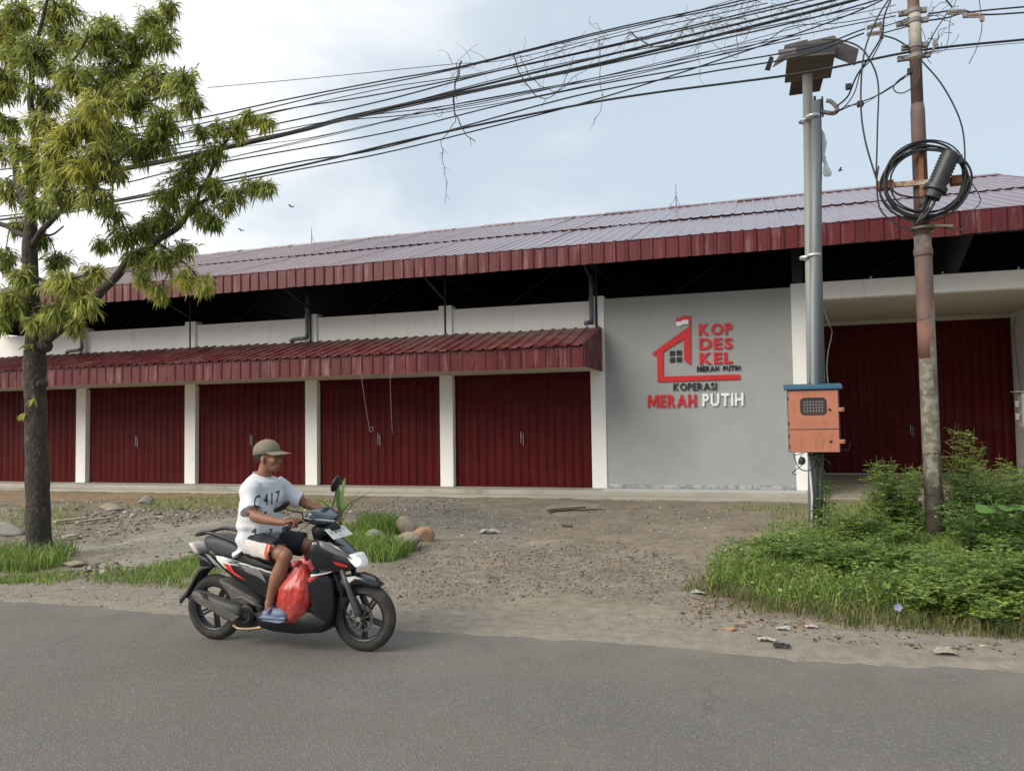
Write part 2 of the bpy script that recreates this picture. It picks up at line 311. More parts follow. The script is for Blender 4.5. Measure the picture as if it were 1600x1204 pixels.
    mx4=n('ShaderNodeMix'); mx4.data_type='RGBA'; l(cq.outputs[0],mx4.inputs[0]); l(mx3.outputs[2],mx4.inputs[6]); mx4.inputs[7].default_value=(.03,.028,.026,1)
    mp5=n('ShaderNodeMapping'); mp5.inputs['Scale'].default_value=(.35,1.6,1); mp5.inputs['Rotation'].default_value=(0,0,-.05); l(tcn.outputs['Object'],mp5.inputs[0]); ns=n('ShaderNodeTexNoise'); ns.inputs['Scale'].default_value=1.3; ns.inputs['Detail'].default_value=9; ns.inputs['Roughness'].default_value=.7; l(mp5.outputs[0],ns.inputs[0])
    sm=n('ShaderNodeMapRange'); sm.inputs['From Min'].default_value=.60; sm.inputs['From Max'].default_value=.74; sm.inputs['To Max'].default_value=.6; l(ns.outputs[0],sm.inputs[0]); mx5=n('ShaderNodeMix'); mx5.data_type='RGBA'; l(sm.outputs[0],mx5.inputs[0]); l(mx4.outputs[2],mx5.inputs[6]); mx5.inputs[7].default_value=(.21,.19,.158,1)
    l(mx5.outputs[2],b.inputs['Base Color'])
    bp=n('ShaderNodeBump'); bp.inputs['Distance'].default_value=.0035; ha=n('ShaderNodeMath'); l(nz.outputs[0],ha.inputs[0]); l(v.outputs['Distance'],ha.inputs[1]); l(ha.outputs[0],bp.inputs['Height']); l(bp.outputs[0],b.inputs['Normal'])
    return m
road=rd.build('road',asphalt(),local=True); tag(road,kind='structure')
# ------------------------------------------------------------------ the hall
D=17.96; PX0,PS,PW=-18.875,3.794,.35; ZP,ZC,ZD=.17,4.63,2.89
WL,WR=-22.69,6.62
white=mat('white_wall_paint',(.84,.825,.78),.75,world=True,var=.04,scale=1.2,bump=.0015,bscale=30,col2=(.62,.60,.53),c2pos=.70,c2w=.14,c2scale=1.6,stretch=(1.6,1.6,.3))
grey=mat('grey_wall_paint',(.325,.335,.325),.75,var=.09,scale=.9,bump=.002,bscale=22,col2=(.355,.365,.355),c2pos=.56,c2w=.16,c2scale=1.0,c2stretch=(1.2,1,.6))
maroon=mat('maroon_door_enamel',(.070,.0022,.0024),.55,world=True,var=.28,scale=2.0,stretch=(3,3,.4),spec=.16,col2=(.075,.012,.010),c2pos=.62,c2w=.12,c2scale=1.1,c2stretch=(1,1,1.5),rvar=.06)
mroof=mat('maroon_roof_sheet',(.11,.022,.026),.30,world=True,metal=.0,var=.2,scale=1.1,spec=.9,coat=.6,rvar=.06,col2=(.24,.10,.095),c2pos=.62,c2w=.1,c2scale=2.2,bump=.002,bscale=9,stretch=(1,.6,.6))
mfasc=mat('maroon_fascia_sheet',(.098,.008,.0095),.38,world=True,var=.28,scale=1.6,spec=.42,col2=(.26,.13,.12),c2pos=.63,c2w=.10,c2scale=2.6,stretch=(2.4,1,.3),rvar=.08)
dark=mat('dark_steel_and_shade',(.012,.014,.020),.6,var=.2,scale=3)  # dark steel; on gables, loft floor and roof underside it paints interior shade
pipe=mat('grey_pvc_pipe',(.095,.112,.13),.5,var=.12,scale=4)
conc=mat('terrace_concrete',(.36,.34,.285),.85,var=.14,scale=2.2,bump=.004,bscale=20,col2=(.2,.18,.14),c2pos=.64,c2w=.08,c2scale=1.6,stretch=(.5,1,2))
tile=mat('pale_terrace_tile',(.52,.53,.50),.45,world=True,var=.08,scale=2,col2=(.38,.37,.33),c2pos=.66,c2w=.06,c2scale=3)
EY=16.2
def eave_z0(x): return 5.40+.1*(x-WL)/(WR-WL)
hall=empty('warehouse',((WL+WR)/2,D,0),'long single storey hall with white pillars, maroon folding doors and maroon metal roof','building')
# terrace
tr=MB(); tr.box(WL-.6,1.12,D-.62,D+.9,-.1,ZP); tr.build('terrace',conc,hall,bevel=.012)
tr=MB(); tr.box(WL-.6,1.30,D-.98,D-.622,-.1,.075); tr.build('terrace_step',conc,hall,bevel=.012)
for i in range(14):
    x=-3.35+i*.33
    if x+.326<1.10: MB().box(x,x+.326,D-.60,D-.012,ZP,ZP+.012).build('floor_tile',tile,hall,bevel=.003)
fl=MB(); fl.add([(1.12,D-.12,-.05),(WR+2,D-.12,-.05),(WR+2,D-.12,.04),(1.12,D-.12,.04),(1.12,23.6,.13),(WR+2,23.6,.13),(WR+2,23.6,-.05),(1.12,23.6,-.05)],[(0,1,2,3),(3,2,5,4),(0,3,4,7),(1,6,5,2),(4,5,6,7)])
fl.build('porch_floor',mat('porch_floor_concrete',(.33,.29,.215),.8,var=.16,scale=1.6,col2=(.13,.105,.07),c2pos=.60,c2w=.06,c2scale=1.1,c2stretch=(.4,1.6,1),bump=.003,bscale=14),hall)
MB().box(1.5,6.35,23.42,23.62,.13,.185).build('door_sill',conc,hall,bevel=.008)
# pillars
def pillar(x0,top=ZC,y0=0,bott=ZP,y1=.30):
    return MB().box(x0,x0+PW,D+y0,D+y1,bott,top).build('pillar',white,hall,bevel=.012)
for k in range(0,5): pillar(PX0+PS*k)
pillar(WL+.02); pillar(.752,ZC)
# upper wall and lintel bays
px=[WL+.02]+[PX0+PS*k for k in range(5)]
for a,b in zip(px[:-1],px[1:]):
    x0,x1=a+PW+.002,b-.002
    MB().box(x0,x1,D+.06,D+.22,ZD,4.53).build('upper_wall',white,hall)
MB().box(px[-1]+PW+.002,.75,D+.03,D+.2,ZP+.013,4.555).build('sign_wall',grey,hall)
MB().box(px[-1]+PW+.03,.74,D+.021,D+.031,ZP+.013,ZP+.10).build('damp_patch',mat('flaked_wall_base',(.42,.42,.40),.9,var=.3,scale=7,col2=(.25,.26,.25),c2pos=.5,c2w=.05,c2scale=5),hall)
# solid flanks and rear so the inside is dark
for x in (WL,WR):
    MB().box(x-.1,x+.1,D+.31,33,0,4.6).build('side_wall',white,hall)
    zr_=eave_z0(x); MB().prism([(EY+.12,5.0),(D+.3,4.62),(33.,4.62),(33.,5.25),(24.8,zr_+.33*8.55),(EY+.12,zr_-.06)],(x if x>0 else -21.8)-.04,(x if x>0 else -21.8)+.04,'x').build('gable_wall',dark,hall)  # gable coloured near-black to stand in for the unlit inside
MB().box(WL,WR,32.9,33.1,0,5.2).build('rear_wall',white,hall)
MB().box(WL+.11,.79,D+.5,32.8,2.92,2.96).build('loft_floor',dark,hall)  # near-black colour stands in for the shade inside
# folding doors: vertical folded slats
def slat_mesh(w,h,name):
    pr=[(0,.0),(.10*w,.0),(.34*w,-.022),(.66*w,-.022),(.90*w,0),(w,0)]
    v=[(x-w/2,y,z) for z in(0,h) for x,y in pr]; n=len(pr); t=.004
    v+=[(x-w/2,y+t,z) for z in(0,h) for x,y in pr]
    f=[(i,i+1,n+i+1,n+i) for i in range(n-1)]+[(2*n+i+1,2*n+i,3*n+i,3*n+i+1) for i in range(n-1)]+[(0,n,3*n,2*n),(n-1,3*n-1,4*n-1,2*n-1)]
    return MB().add(v,f).mesh(name,maroon)
def folding_door(x0,x1,y,z0,z1,label,n):
    w=(x1-x0)/n; g=random.uniform(.97,1.0)
    d=MB(); d.box(x0-.02,x1+.02,y-.055,y+.03,z1-.05,z1,0); d.box(x0,x1,y+.045,y+.06,z0,z1-.05); d.box(x0,x1,y-.02,y+.044,z0,z0+.022)
    o=d.build('folding_door',maroon,hall); o['label']=label
    me=slat_mesh(w*.997,z1-.05-z0-.025,'slat')
    for i in range(n):
        inst('slat',me,o,(x0+w*(i+.5),y+random.uniform(-.004,.004),z0+.024),rot=(0,0,random.uniform(-.05,.05)))
    xm=(x0+x1)/2+.02
    h=MB(); h.box(xm-.045,xm-.033,y-.07,y-.036,1.22,1.5); h.box(xm+.015,xm+.027,y-.07,y-.036,1.17,1.46); h.tube([(xm-.03,y-.075,1.42),(xm,y-.085,1.36),(xm+.02,y-.075,1.4)],.006,5)
    h.build('handle',mat('dull_handle_steel',(.30,.28,.26),.5,metal=.3,var=.1),o)
    return o
drs=[(WL+.02+PW+.02,PX0-.02)]+[(PX0+PS*k+PW+.004,PX0+PS*(k+1)-.004) for k in range(4)]
lab=['maroon folding door behind the tree trunk','second maroon folding door right of the tree trunk','maroon folding door behind the rider','maroon folding door with two strings hanging before it','brightest maroon folding door beside the grey wall']
for i,((a,b),l) in enumerate(zip(drs,lab)): folding_door(a,b,D+.16,ZP,ZD,l,16 if i else 15)
folding_door(1.5,6.36,23.45,.185,4.25,'wide maroon folding door inside the deep porch',22)
# porch: beam, ceiling, walls
MB().box(.752+PW+.002,WR+.6,D+.0,D+.26,4.26,ZC).build('porch_beam',white,hall,bevel=.01)
cream=mat('cream_ceiling_paint',(.55,.51,.42),.8,var=.05,scale=1)
MB().box(1.12,WR+.6,D+.262,23.5,4.36,4.42).build('porch_ceiling',cream,hall)
MB().box(1.12,6.6,23.40,23.44,4.252,4.358).build('door_header',cream,hall)
MB().box(.80,1.10,D+.302,23.5,ZP-.1,4.6).build('porch_side_wall',white,hall)
MB().box(6.40,6.70,D+.5,23.5,.1,4.358).build('porch_side_wall',white,hall)
MB().box(1.1,1.498,23.45,23.7,.1,4.36).build('porch_rear_wall',white,hall)
for p in ((1361,432),(1473,427.5),(1592,419.5)):
    q=at_y(*p,D+.1); MB().tube([(q[0],D+.12,ZC-.01),(q[0],D+.12,ZC+.07)],.022,8).build('anchor_stub',mat('pale_pvc',(.5,.52,.55),.5),hall,smooth=False)
# corrugated sheets -------------------------------------------------
def corr(width,length,ribs,h=.028,valley=.6,seg=1,axis='roof'):
    """sheet lying in x (width) and y (length), ribs along y"""
    p=width/ribs; pr=[]
    for i in range(ribs):
        a=i*p; pr+=[(a,0),(a+p*valley*.5,.0),(a+p*valley,0),(a+p*(valley+.1),h),(a+p*(valley+.24),h),(a+p*(valley+.36),0)]
    pr.append((width,0)); n=len(pr); V=[];Fc=[]
    for s_ in range(seg+1):
        for x,z in pr: V.append((x,length*s_/seg,z))
    for s_ in range(seg):
        for i in range(n-1): Fc.append((s_*n+i,s_*n+i+1,(s_+1)*n+i+1,(s_+1)*n+i))
    # 3 mm of thickness at the lower lip
    b=len(V)
    for x,z in pr: V.append((x,0,z-.004))
    for i in range(n-1): Fc.append((b+i,b+i+1,i+1,i))
    return V,Fc
SLOPE=.33; EY=16.2; EZL,EZR=5.40,5.50; RX0,RX1=-21.9,WR+.14
def eave_z(x): return EZL+(EZR-EZL)*(x-RX0)/(RX1-RX0)
def ridge_y(x): return 24.0+1.5*(x-RX0)/(RX1-RX0)
roof=MB()
for x in (RX0,): pass
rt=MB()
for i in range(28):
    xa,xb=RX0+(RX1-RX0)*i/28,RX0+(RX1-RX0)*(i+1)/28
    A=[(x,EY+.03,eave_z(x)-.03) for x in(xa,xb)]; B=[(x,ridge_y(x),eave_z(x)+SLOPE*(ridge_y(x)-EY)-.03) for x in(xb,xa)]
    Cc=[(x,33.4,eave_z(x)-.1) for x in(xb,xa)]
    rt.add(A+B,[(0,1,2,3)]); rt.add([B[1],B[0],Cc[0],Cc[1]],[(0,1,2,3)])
ROOF=rt.build('roof',dark,hall); ROOF['label']='maroon ribbed metal roof, greyer and glossier towards the right'  # backing sheet coloured near-black, shade under the roof put into the colour
n=28; W_=(RX1-RX0)/n
sm=MB(); sm.add(*corr(W_,1.,4,h=.019)); sheet=sm.mesh('roof_sheet',mroof)
for i in range(n):
    x=RX0+W_*i; xm=x+W_/2; ry=ridge_y(xm); L=math.hypot(ry-EY,SLOPE*(ry-EY)); a=math.atan(SLOPE); z0=eave_z(xm); sp=.44
    for r in range(2):
        s0,s1=(0,sp+.02) if r==0 else (sp,1.0)
        yy=EY+(ry-EY)*s0; zz=z0+SLOPE*(ry-EY)*s0+.004+(.034 if r else 0)+random.uniform(-.004,.006)
        # lengths keep to the slope; each sheet sits a little unevenly
        o=inst('roof_sheet',sheet,ROOF,(x,yy-(.02 if r==0 else 0),zz-(.02*SLOPE if r==0 else 0)),scale=(1,L*(s1-s0)+.02,1),rot=(a+random.uniform(-.0015,.0015),-(EZR-EZL)/(RX1-RX0),0))
    # ridge cap
    yr,zr=ry,z0+SLOPE*(ry-EY)+.07
    cp=MB(); cp.add([(0,-.28,-.28*SLOPE),(W_+.02,-.28,-.28*SLOPE),(W_+.02,0,.02),(0,0,.02),(W_+.02,.28,-.28*SLOPE),(0,.28,-.28*SLOPE),(0,-.28,-.28*SLOPE-.03),(W_+.02,-.28,-.28*SLOPE-.03)],[(0,1,2,3),(3,2,4,5),(6,7,1,0)])
    if i==0: capm=cp.mesh('ridge_cap',mroof)
    inst('ridge_cap',capm,ROOF,(x,yr,zr+(.012 if i%2 else 0)),rot=(0,random.uniform(-.006,.006),0))
rk=MB()
for x in (RX1,): rk.bar((x+.03,EY,eave_z(x)-.02),(x+.03,ridge_y(x),eave_z(x)+SLOPE*(ridge_y(x)-EY)-.02),.05,.16)
rk.build('verge_flashing',mroof,ROOF)
# eave fascia of upright ribbed sheets
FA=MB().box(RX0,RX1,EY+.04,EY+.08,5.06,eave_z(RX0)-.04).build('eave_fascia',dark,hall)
fm=MB(); V,Fc=corr(W_,.44,4,h=.030); fm.add([(x,-z,y) for x,y,z in V],Fc); fsm=fm.mesh('fascia_sheet',mfasc)
for i in range(n):
    x=RX0+W_*i; inst('fascia_sheet',fsm,FA,(x,EY+random.uniform(-.006,.006),eave_z(x+W_/2)-.43+random.uniform(-.012,.012)),rot=(random.uniform(-.01,.01),-(EZR-EZL)/(RX1-RX0)+random.uniform(-.004,.004),0))
sc_=MB()
for i in range(60):
    x=RX0+.2+i*.47; sc_.ell((x,EY-.012,eave_z(x)-.33),(.009,.006,.009),6,4)
sc_.build('screw_heads',mat('screw_steel',(.3,.25,.24),.5),FA)['kind']='stuff'
# brackets, trusses, purlins
st=MB()
for k in range(5):
    x=PX0+PS*k+PW/2
    MB().tube([(x,D+.02,3.9),(x,D+.02,5.35)],.035,8).build('bracket_post',dark,hall)
    MB().bar((x,D+.02,4.75),(x,EY+.12,5.25),.05,.05).build('bracket_brace',dark,hall)
    MB().bar((x,EY+.1,5.28),(x,24,5.28),.07,.09).build('truss_tie',dark,hall)
x=.752+PW/2-.02
MB().box(x-.12,x+.1,D-.03,D+.02,ZC+.002,5.4).build('bracket_post',dark,hall)
for k in range(6):
    xa=-19+k*4.2; MB().bar((xa,D+1.5,4.6),(xa+1.6,D+1.5,5.6),.04,.04).build('roof_brace',dark,hall)
# down pipes
def downpipe(x,elbow):
    r=.052; t=MB(); pts=[(x,D-.10,5.12),(x,D-.10,4.1),(x,D-.13,4.02)]
    if elbow: pts+= [(x-.05,D-.17,3.98),(x-.30,D-.2,3.96),(x-.42,D-.26,3.90)]
    else: pts+=[(x-.03,D-.24,3.99),(x-.10,D-.34,3.96)]
    t.tube(smooth_pts(pts,4),r,12); o=t.build('downpipe',pipe,hall,smooth=True)
downpipe(at_y(924,480,D-.1)[0],False); downpipe(at_y(480,500,D-.1)[0],True); downpipe(at_y(128,520,D-.1)[0],True)
# awning
AY,AZB,ATO,ATI=16.07,2.88,3.33,3.90; AX0,AX1=WL-.3,-3.42
aw=MB(); aw.add([(AX0,AY+.05,ATO-.03),(AX1-.02,AY+.05,ATO-.03),(AX1-.02,D-.002,ATI-.03),(AX0,D-.002,ATI-.03)],[(0,1,2,3)])
AW=aw.build('awning',dark,hall); AW['label']='lean-to awning of ribbed maroon sheets along the doors'
MB().box(AX0,AX1-.03,AY+.05,D-.002,AZB+.01,AZB+.035).build('awning_soffit',cream,hall)
na=24; wa=(AX1-AX0)/na; la=math.hypot(D-AY,ATI-ATO); aa=math.atan2(ATI-ATO,D-AY)
m1=MB(); m1.add(*corr(wa,la+.06,3,h=.030)); awm=m1.mesh('awning_sheet',mat('maroon_awning_sheet',(.115,.016,.016),.42,world=True,var=.25,scale=1.3,spec=.5,col2=(.19,.085,.075),c2pos=.55,c2w=.12,c2scale=2.5))
m2=MB(); V,Fc=corr(wa,ATO-AZB,3,h=.022); m2.add([(x,-z,y) for x,y,z in V],Fc); afm=m2.mesh('awning_fascia_sheet',mfasc)
for i in range(na):
    x=AX0+wa*i
    inst('awning_sheet',awm,AW,(x,AY-.05,ATO-.02+random.uniform(-.004,.006)),rot=(aa+random.uniform(-.004,.004),0,0))
    inst('awning_fascia_sheet',afm,AW,(x,AY+.02+random.uniform(-.005,.005),AZB-.02+random.uniform(-.006,.006)),rot=(random.uniform(-.01,.01),random.uniform(-.004,.004),0))
we=(D-AY-.02)/3
for i in range(3):
    y0=AY+.02+we*i; me=MB(); p=we/3; rows=[]
    for j in range(3):
        for u,h in((0,0),(.5,0),(.6,.022),(.75,.022),(.85,0)): rows.append((y0+p*(j+u),h))
    rows.append((y0+we,0)); V=[]
    for y,h in rows: V.append((AX1+h,y,AZB-.02)); V.append((AX1+h,y,ATO+(y-AY)/(D-AY)*(ATI-ATO)-.01))
    me.add(V,[(2*k,2*k+2,2*k+3,2*k+1) for k in range(len(rows)-1)]); me.build('awning_end_sheet',mfasc,AW)
# strings on the awning
for p,q_,lb in (((562,557),(577,668),'pale string ending in a small loop, hanging from the awning edge'),((610,556),(613,677),'straight pale string hanging from the awning edge, right of the looped one')):
    a=at_y(*p,AY-.04); b=at_y(*q_,AY-.04); pts=[a,(a*.6+b*.4)+[-.02,0,-.02],b]
    if 'looped' not in lb: pts+=[b+[.05,0,-.08],b+[.10,0,-.03],b+[.07,0,.02],b+[.01,0,-.02]]
    t=MB().tube(smooth_pts(pts,5),.0035,5).build('string',mat('pale_twine',(.30,.27,.23),.9)); tag(t,lb,'string')
# wall fittings at the right edge of the porch
fb=empty('fuse_box',at_y(1597,640,19.2),'grey electric box with white insulators on the porch wall at the right edge','fuse box')
q0=at_y(1590,667,19.2); q1=at_y(1612,612,19.2)
MB().box(q0[0]+.08,6.398,19.1,19.4,q0[2],q1[2]).build('box_body',mat('grey_box_paint',(.36,.36,.30),.6),fb,bevel=.01)
MB().box(q0[0]-.04,6.397,19.05,19.45,q1[2]+.003,q1[2]+.02).build('box_hood',mat('grey_box_paint',(.36,.36,.30),.6),fb)
for dz in (.18,.45):
    t=MB(); 
    for j in range(3): t.lathe([(.0,-.012),(.035,-.012),(.045,0),(.035,.012),(0,.012)],(q0[0]+.01,19.2,q0[2]+dz+j*.045),'z',10)
    t.build('insulator',mat('white_porcelain',(.62,.62,.6),.3),fb,smooth=True)
wc=MB().tube(smooth_pts([at_y(1586,494,19.4),at_y(1584,520,19.4),at_y(1589,560,19.4),at_y(1594,600,19.4),at_y(1597,616,19.3)],5),.012,6).build('wall_cable',mat('black_cable',(.02,.02,.022),.5)); tag(wc,'black cable running down the porch corner into the grey box','cable')
wc=MB().tube(smooth_pts([at_y(1284,475,17.7),at_y(1296,508,17.8),at_y(1300,520,18.),at_y(1294,550,18.),at_y(1292,575,18),at_y(1294,600,18)],5),.010,6).build('wall_cable',mat('grey_cable',(.2,.19,.18),.5)); tag(wc,'thin grey cable curling down before the porch door beside the twin poles','cable')
# lightning rods
for p,h,lb,tri in (((488,375),.62,'thin lightning rod standing alone on the left part of the ridge',0),((1057,320),.75,'lightning rod with splayed stays on the middle of the ridge',1)):
    b=at_y(*p,24.4 if p[0]<600 else 25.1); x=b[0]; b=np.array([x,ridge_y(x),eave_z(x)+SLOPE*(ridge_y(x)-EY)+.05]); r=empty('lightning_rod',b,lb,'lightning rod')
    MB().tube([b,b+[0,0,h*.45],b+[0,0,h]],[.014,.012,.006],6).build('rod',dark,r)
    for dx in ((-.25,.14) if tri else (.18,)): MB().tube([b+[dx,-.05,-.02],b+[dx*.35,0,h*.25],b+[0,0,h*.48]],.007,5).build('stay',dark,r)
# ------------------------------------------------------------------ sign
SG=D+.03
def lg(u,v): q=at_y(1000+u/7.083,480+v/7.083,SG-.02); return (q[0],q[2])
red=mat('red_acrylic',(.58,.012,.014),.25,var=.05,scale=3); blk=mat('black_acrylic',(.012,.013,.018),.3); wht=mat('white_acrylic',(.82,.82,.82),.35)
c0=lg(600,600); sign=empty('wall_sign',(c0[0],SG,c0[1]),'raised red, black and white house logo with lettering on the grey wall','sign')
Y0,Y1=SG-.038,SG-.002
MB().prism([lg(*p) for p in ((130,510),(540,212),(543,95),(560,95),(562,635),(520,612),(490,585),(485,350),(256,492),(256,765),(1095,742),(1108,755),(1110,785),(1098,797),(195,825),(188,533),(150,530))],Y0,Y1).build('house_outline',red,sign,bevel=.004)
MB().prism([lg(*p) for p in ((398,115),(440,122),(480,92),(541,95),(541,136),(480,139),(450,156),(402,158))],Y0,Y1).build('flag_stripe',red,sign)
MB().prism([lg(*p) for p in ((402,160),(450,158),(480,141),(535,138),(535,185),(480,188),(440,208),(405,205))],Y0,Y1).build('flag_stripe',wht,sign)['label']='white lower stripe of the flag'
for u,v in ((330,482),(405,476),(332,555),(407,550)): MB().prism([lg(u,v),lg(u+54,v-1),lg(u+54,v+54),lg(u,v+55)],Y0+.01,Y1).build('window_pane',blk,sign,bevel=.004)
def word(txt,u0,u1,v0,v1,v2,v3,m,parent,bold=.035,gap=.12,space=.5,depth=(Y0,Y1)):
    """letters between (u0..u1); top edge v0->v1, bottom edge v2->v3 (left->right)"""
    gs=[glyph(ch,bold) if ch!=' ' else None for ch in txt]; tot=sum((g[2][0] if g else space) for g in gs)+gap*(len(gs)-1); x=0
    for g in gs:
        if g is None: x+=space+gap; continue
        V,Fc,sz=g; a=x/tot; w=sz[0]/tot; P=[]
        for p in V:
            t=a+w*p[0]/sz[0]; k=p[1]/sz[1]; uu=u0+(u1-u0)*t; top=v0+(v1-v0)*t; bot=v2+(v3-v2)*t; X,Z=lg(uu,bot+(top-bot)*k)
            P.append((X,depth[0]+(depth[1]-depth[0])*(.5-p[2]),Z))
        MB().add(P,Fc).build('letter',m,parent); x+=sz[0]+gap
word('KOP',650,1022,185,172,315,300,red,sign); word('DES',655,1022,342,335,470,460,red,sign); word('KEL',658,1022,502,495,632,620,red,sign)
word('MERAH PUTIH',630,1108,652,642,712,696,blk,sign,.02); word('KOPERASI',370,848,840,832,922,914,blk,sign,.01)
word('MERAH',85,622,970,960,1108,1102,red,sign); word('PUTIH',690,1145,955,946,1096,1088,wht,sign,.03)
# ------------------------------------------------------------------ twin poles with the meter cabinet
galv=mat('galvanised_steel',(.15,.165,.17),.5,metal=.25,var=.15,scale=3,stretch=(1,1,.3),bump=.001,bscale=60)
galvl=mat('weathered_pale_steel',(.23,.23,.21),.55,metal=.15,var=.12,scale=3,stretch=(1,1,.3))
rusty=mat('rusted_pole_paint',(.125,.085,.075),.75,var=.25,scale=5,bump=.003,bscale=30,col2=(.16,.085,.06),c2pos=.58,c2w=.08,c2scale=2.2,c2stretch=(1,1,.5))
rustg=mat('rust_orange',(.24,.095,.04),.85,var=.3,scale=14,bump=.003,bscale=60,col2=(.40,.31,.21),c2pos=.60,c2w=.05,c2scale=9)
cab=mat('black_cable',(.030,.033,.045),.5)
wood=mat('old_plywood',(.125,.115,.09),.85,var=.22,scale=4,stretch=(.4,3,1),col2=(.09,.08,.065),c2pos=.58,c2w=.1,c2scale=3)
tinr=mat('rusted_tin_sheet',(.045,.034,.034),.7,var=.3,scale=4,col2=(.10,.075,.07),c2pos=.6,c2w=.1,c2scale=5)
bt=at_z(1273,838,0)
mp_=empty('twin_pole',(bt[0],12.3,0),'tall grey twin poles with a ramshackle board shelter on top beside the porch','utility pole')
def P12(x,y,Y=12.3): return at_y(x,y,Y)
a=P12(1272,838); b=P12(1264,112)
MB().tube([(a[0],12.36,-.1),(b[0]*.35+a[0]*.65,12.36,2.4),(b[0]-.02,12.36,b[2])],[.075,.075,.07],14).build('pole',galvl,mp_,smooth=True)
c_=P12(1272,600); d_=P12(1274,163)
MB().tube([(a[0]+.02,12.22,2.2),(c_[0]+.015,12.22,c_[2]),((c_[0]+d_[0])/2,12.22,4.2),(d_[0],12.22,d_[2])],[.085,.088,.086,.062],16).build('pole',galv,mp_,smooth=True)['label']='thicker front pole above the cabinet'
MB().tube([(a[0]+.075,12.33,-.1),(c_[0]+.12,12.33,2.2),(P12(1281,400)[0],12.33,4.1),(P12(1280,155)[0],12.33,P12(1280,155)[2])],.034,10).build('conduit',pipe,mp_,smooth=True)
MB().tube([(a[0]-.03,12.27,.02),(a[0]-.01,12.25,.6),(a[0]-.045,12.25,1.25)],.018,8).build('white_conduit',mat('pale_pvc',(.5,.52,.55),.5),mp_,smooth=True)
for (x,y) in ((1267,401),(1265,186)):
    q=P12(x,y); t=MB(); t.lathe([(.082,-.02),(.094,-.02),(.094,.02),(.082,.02)],(q[0]-.06,12.36,q[2]),'z',18); t.lathe([(.09,-.02),(.1,-.02),(.1,.02),(.09,.02)],(q[0]+.04,12.22,q[2]),'z',18); t.build('pole_clamp',mat('bright_zinc',(.6,.61,.62),.35,metal=.5,var=.1),mp_,smooth=True)
q=P12(1281,152)
t=MB(); t.box(q[0]-.09,q[0]-.055,12.28,12.32,q[2]-.35,q[2]+.02); t.box(q[0]+.02,q[0]+.045,12.28,12.32,q[2]-.3,q[2]+.0); t.build('bracket',dark,mp_)
t=MB(); t.tube(smooth_pts([P12(1291,158),P12(1297,158),P12(1305,165),P12(1308,172),P12(1302,177),P12(1284,175)],4),.032,8); t.build('dead_end_clamp',mat('grey_clamp_metal',(.2,.185,.17),.6),mp_,smooth=True)
# improvised shelter on the pole top
def slab(name,pts,z0,z1,th,m,par,lab=None):
    """board through four photographed corners; each corner at its own height"""
    V=[at_z(x,y,z) for (x,y),z in zip(pts,(z0 if hasattr(z0,'__len__') else [z0]*4))]
    V=[Vector(v) for v in V]; t=MB(); t.add(V+[v+Vector((0,0,th)) for v in V],[(3,2,1,0),(4,5,6,7),(0,1,5,4),(1,2,6,5),(2,3,7,6),(3,0,4,7)]); o=t.build(name,m,par)
    if lab:o['label']=lab
    return o
slab('shelter_board',((1230,91),(1305,84),(1298,122),(1226,130)),7.02,0,.03,wood,mp_)
slab('shelter_board',((1237,124),(1287,121),(1281,143),(1233,150)),7.07,0,.03,tinr,mp_,'dark lower board')
slab('shelter_wall',((1226,76),(1306,66),(1305,85),(1229,93)),[7.3,7.35,7.06,7.06],0,.02,mat('black_tarp',(.012,.013,.017),.6),mp_)
slab('roof_tin',((1226,72),(1262,63),(1262,84),(1222,90)),[7.45,7.5,7.2,7.2],0,.015,tinr,mp_)
slab('roof_tin',((1262,66),(1304,57),(1318,74),(1262,80)),[7.45,7.55,7.35,7.3],0,.015,wood,mp_)
slab('hanging_tin',((1304,62),(1342,78),(1336,103),(1303,90)),[7.45,7.25,6.95,7.1],0,.012,tinr,mp_)
slab('hanging_tin',((1240,74),(1245,84),(1207,106),(1216,90)),[7.3,7.2,7.05,7.2],0,.012,tinr,mp_)
slab('hanging_tin',((1203,89),(1209,91),(1203,111),(1195,110)),[7.2,7.2,6.98,6.98],0,.012,tinr,mp_)
slab('shelter_slat',((1216,80),(1244,77),(1244,83),(1216,87)),[7.15,7.15,7.08,7.08],0,.02,mat('pale_slat',(.2,.16,.16),.8),mp_)
# plastic bag caught on the pole
bag=MB(); pts=[P12(1284,205),P12(1287,232),P12(1286,245),P12(1291,262),P12(1292,275)]
bag.tube(smooth_pts(pts,5),[.03+.035*math.sin(i*.45)**2+.02*(i>14) for i in range(21)],12,flat=.35)
for v in range(len(bag.v)): 
    p=Vector(bag.v[v]); bag.v[v]=tuple(p+Vector((mnoise.noise(p*12),mnoise.noise(p*12+Vector((5,0,0))),mnoise.noise(p*9)))*.03)
o=bag.build('plastic_bag',mat('clear_plastic_film',(.75,.78,.8),.3,trans=.5,alpha=.45),smooth=True); tag(o,'torn translucent plastic bag caught high on the grey twin poles','plastic bag')
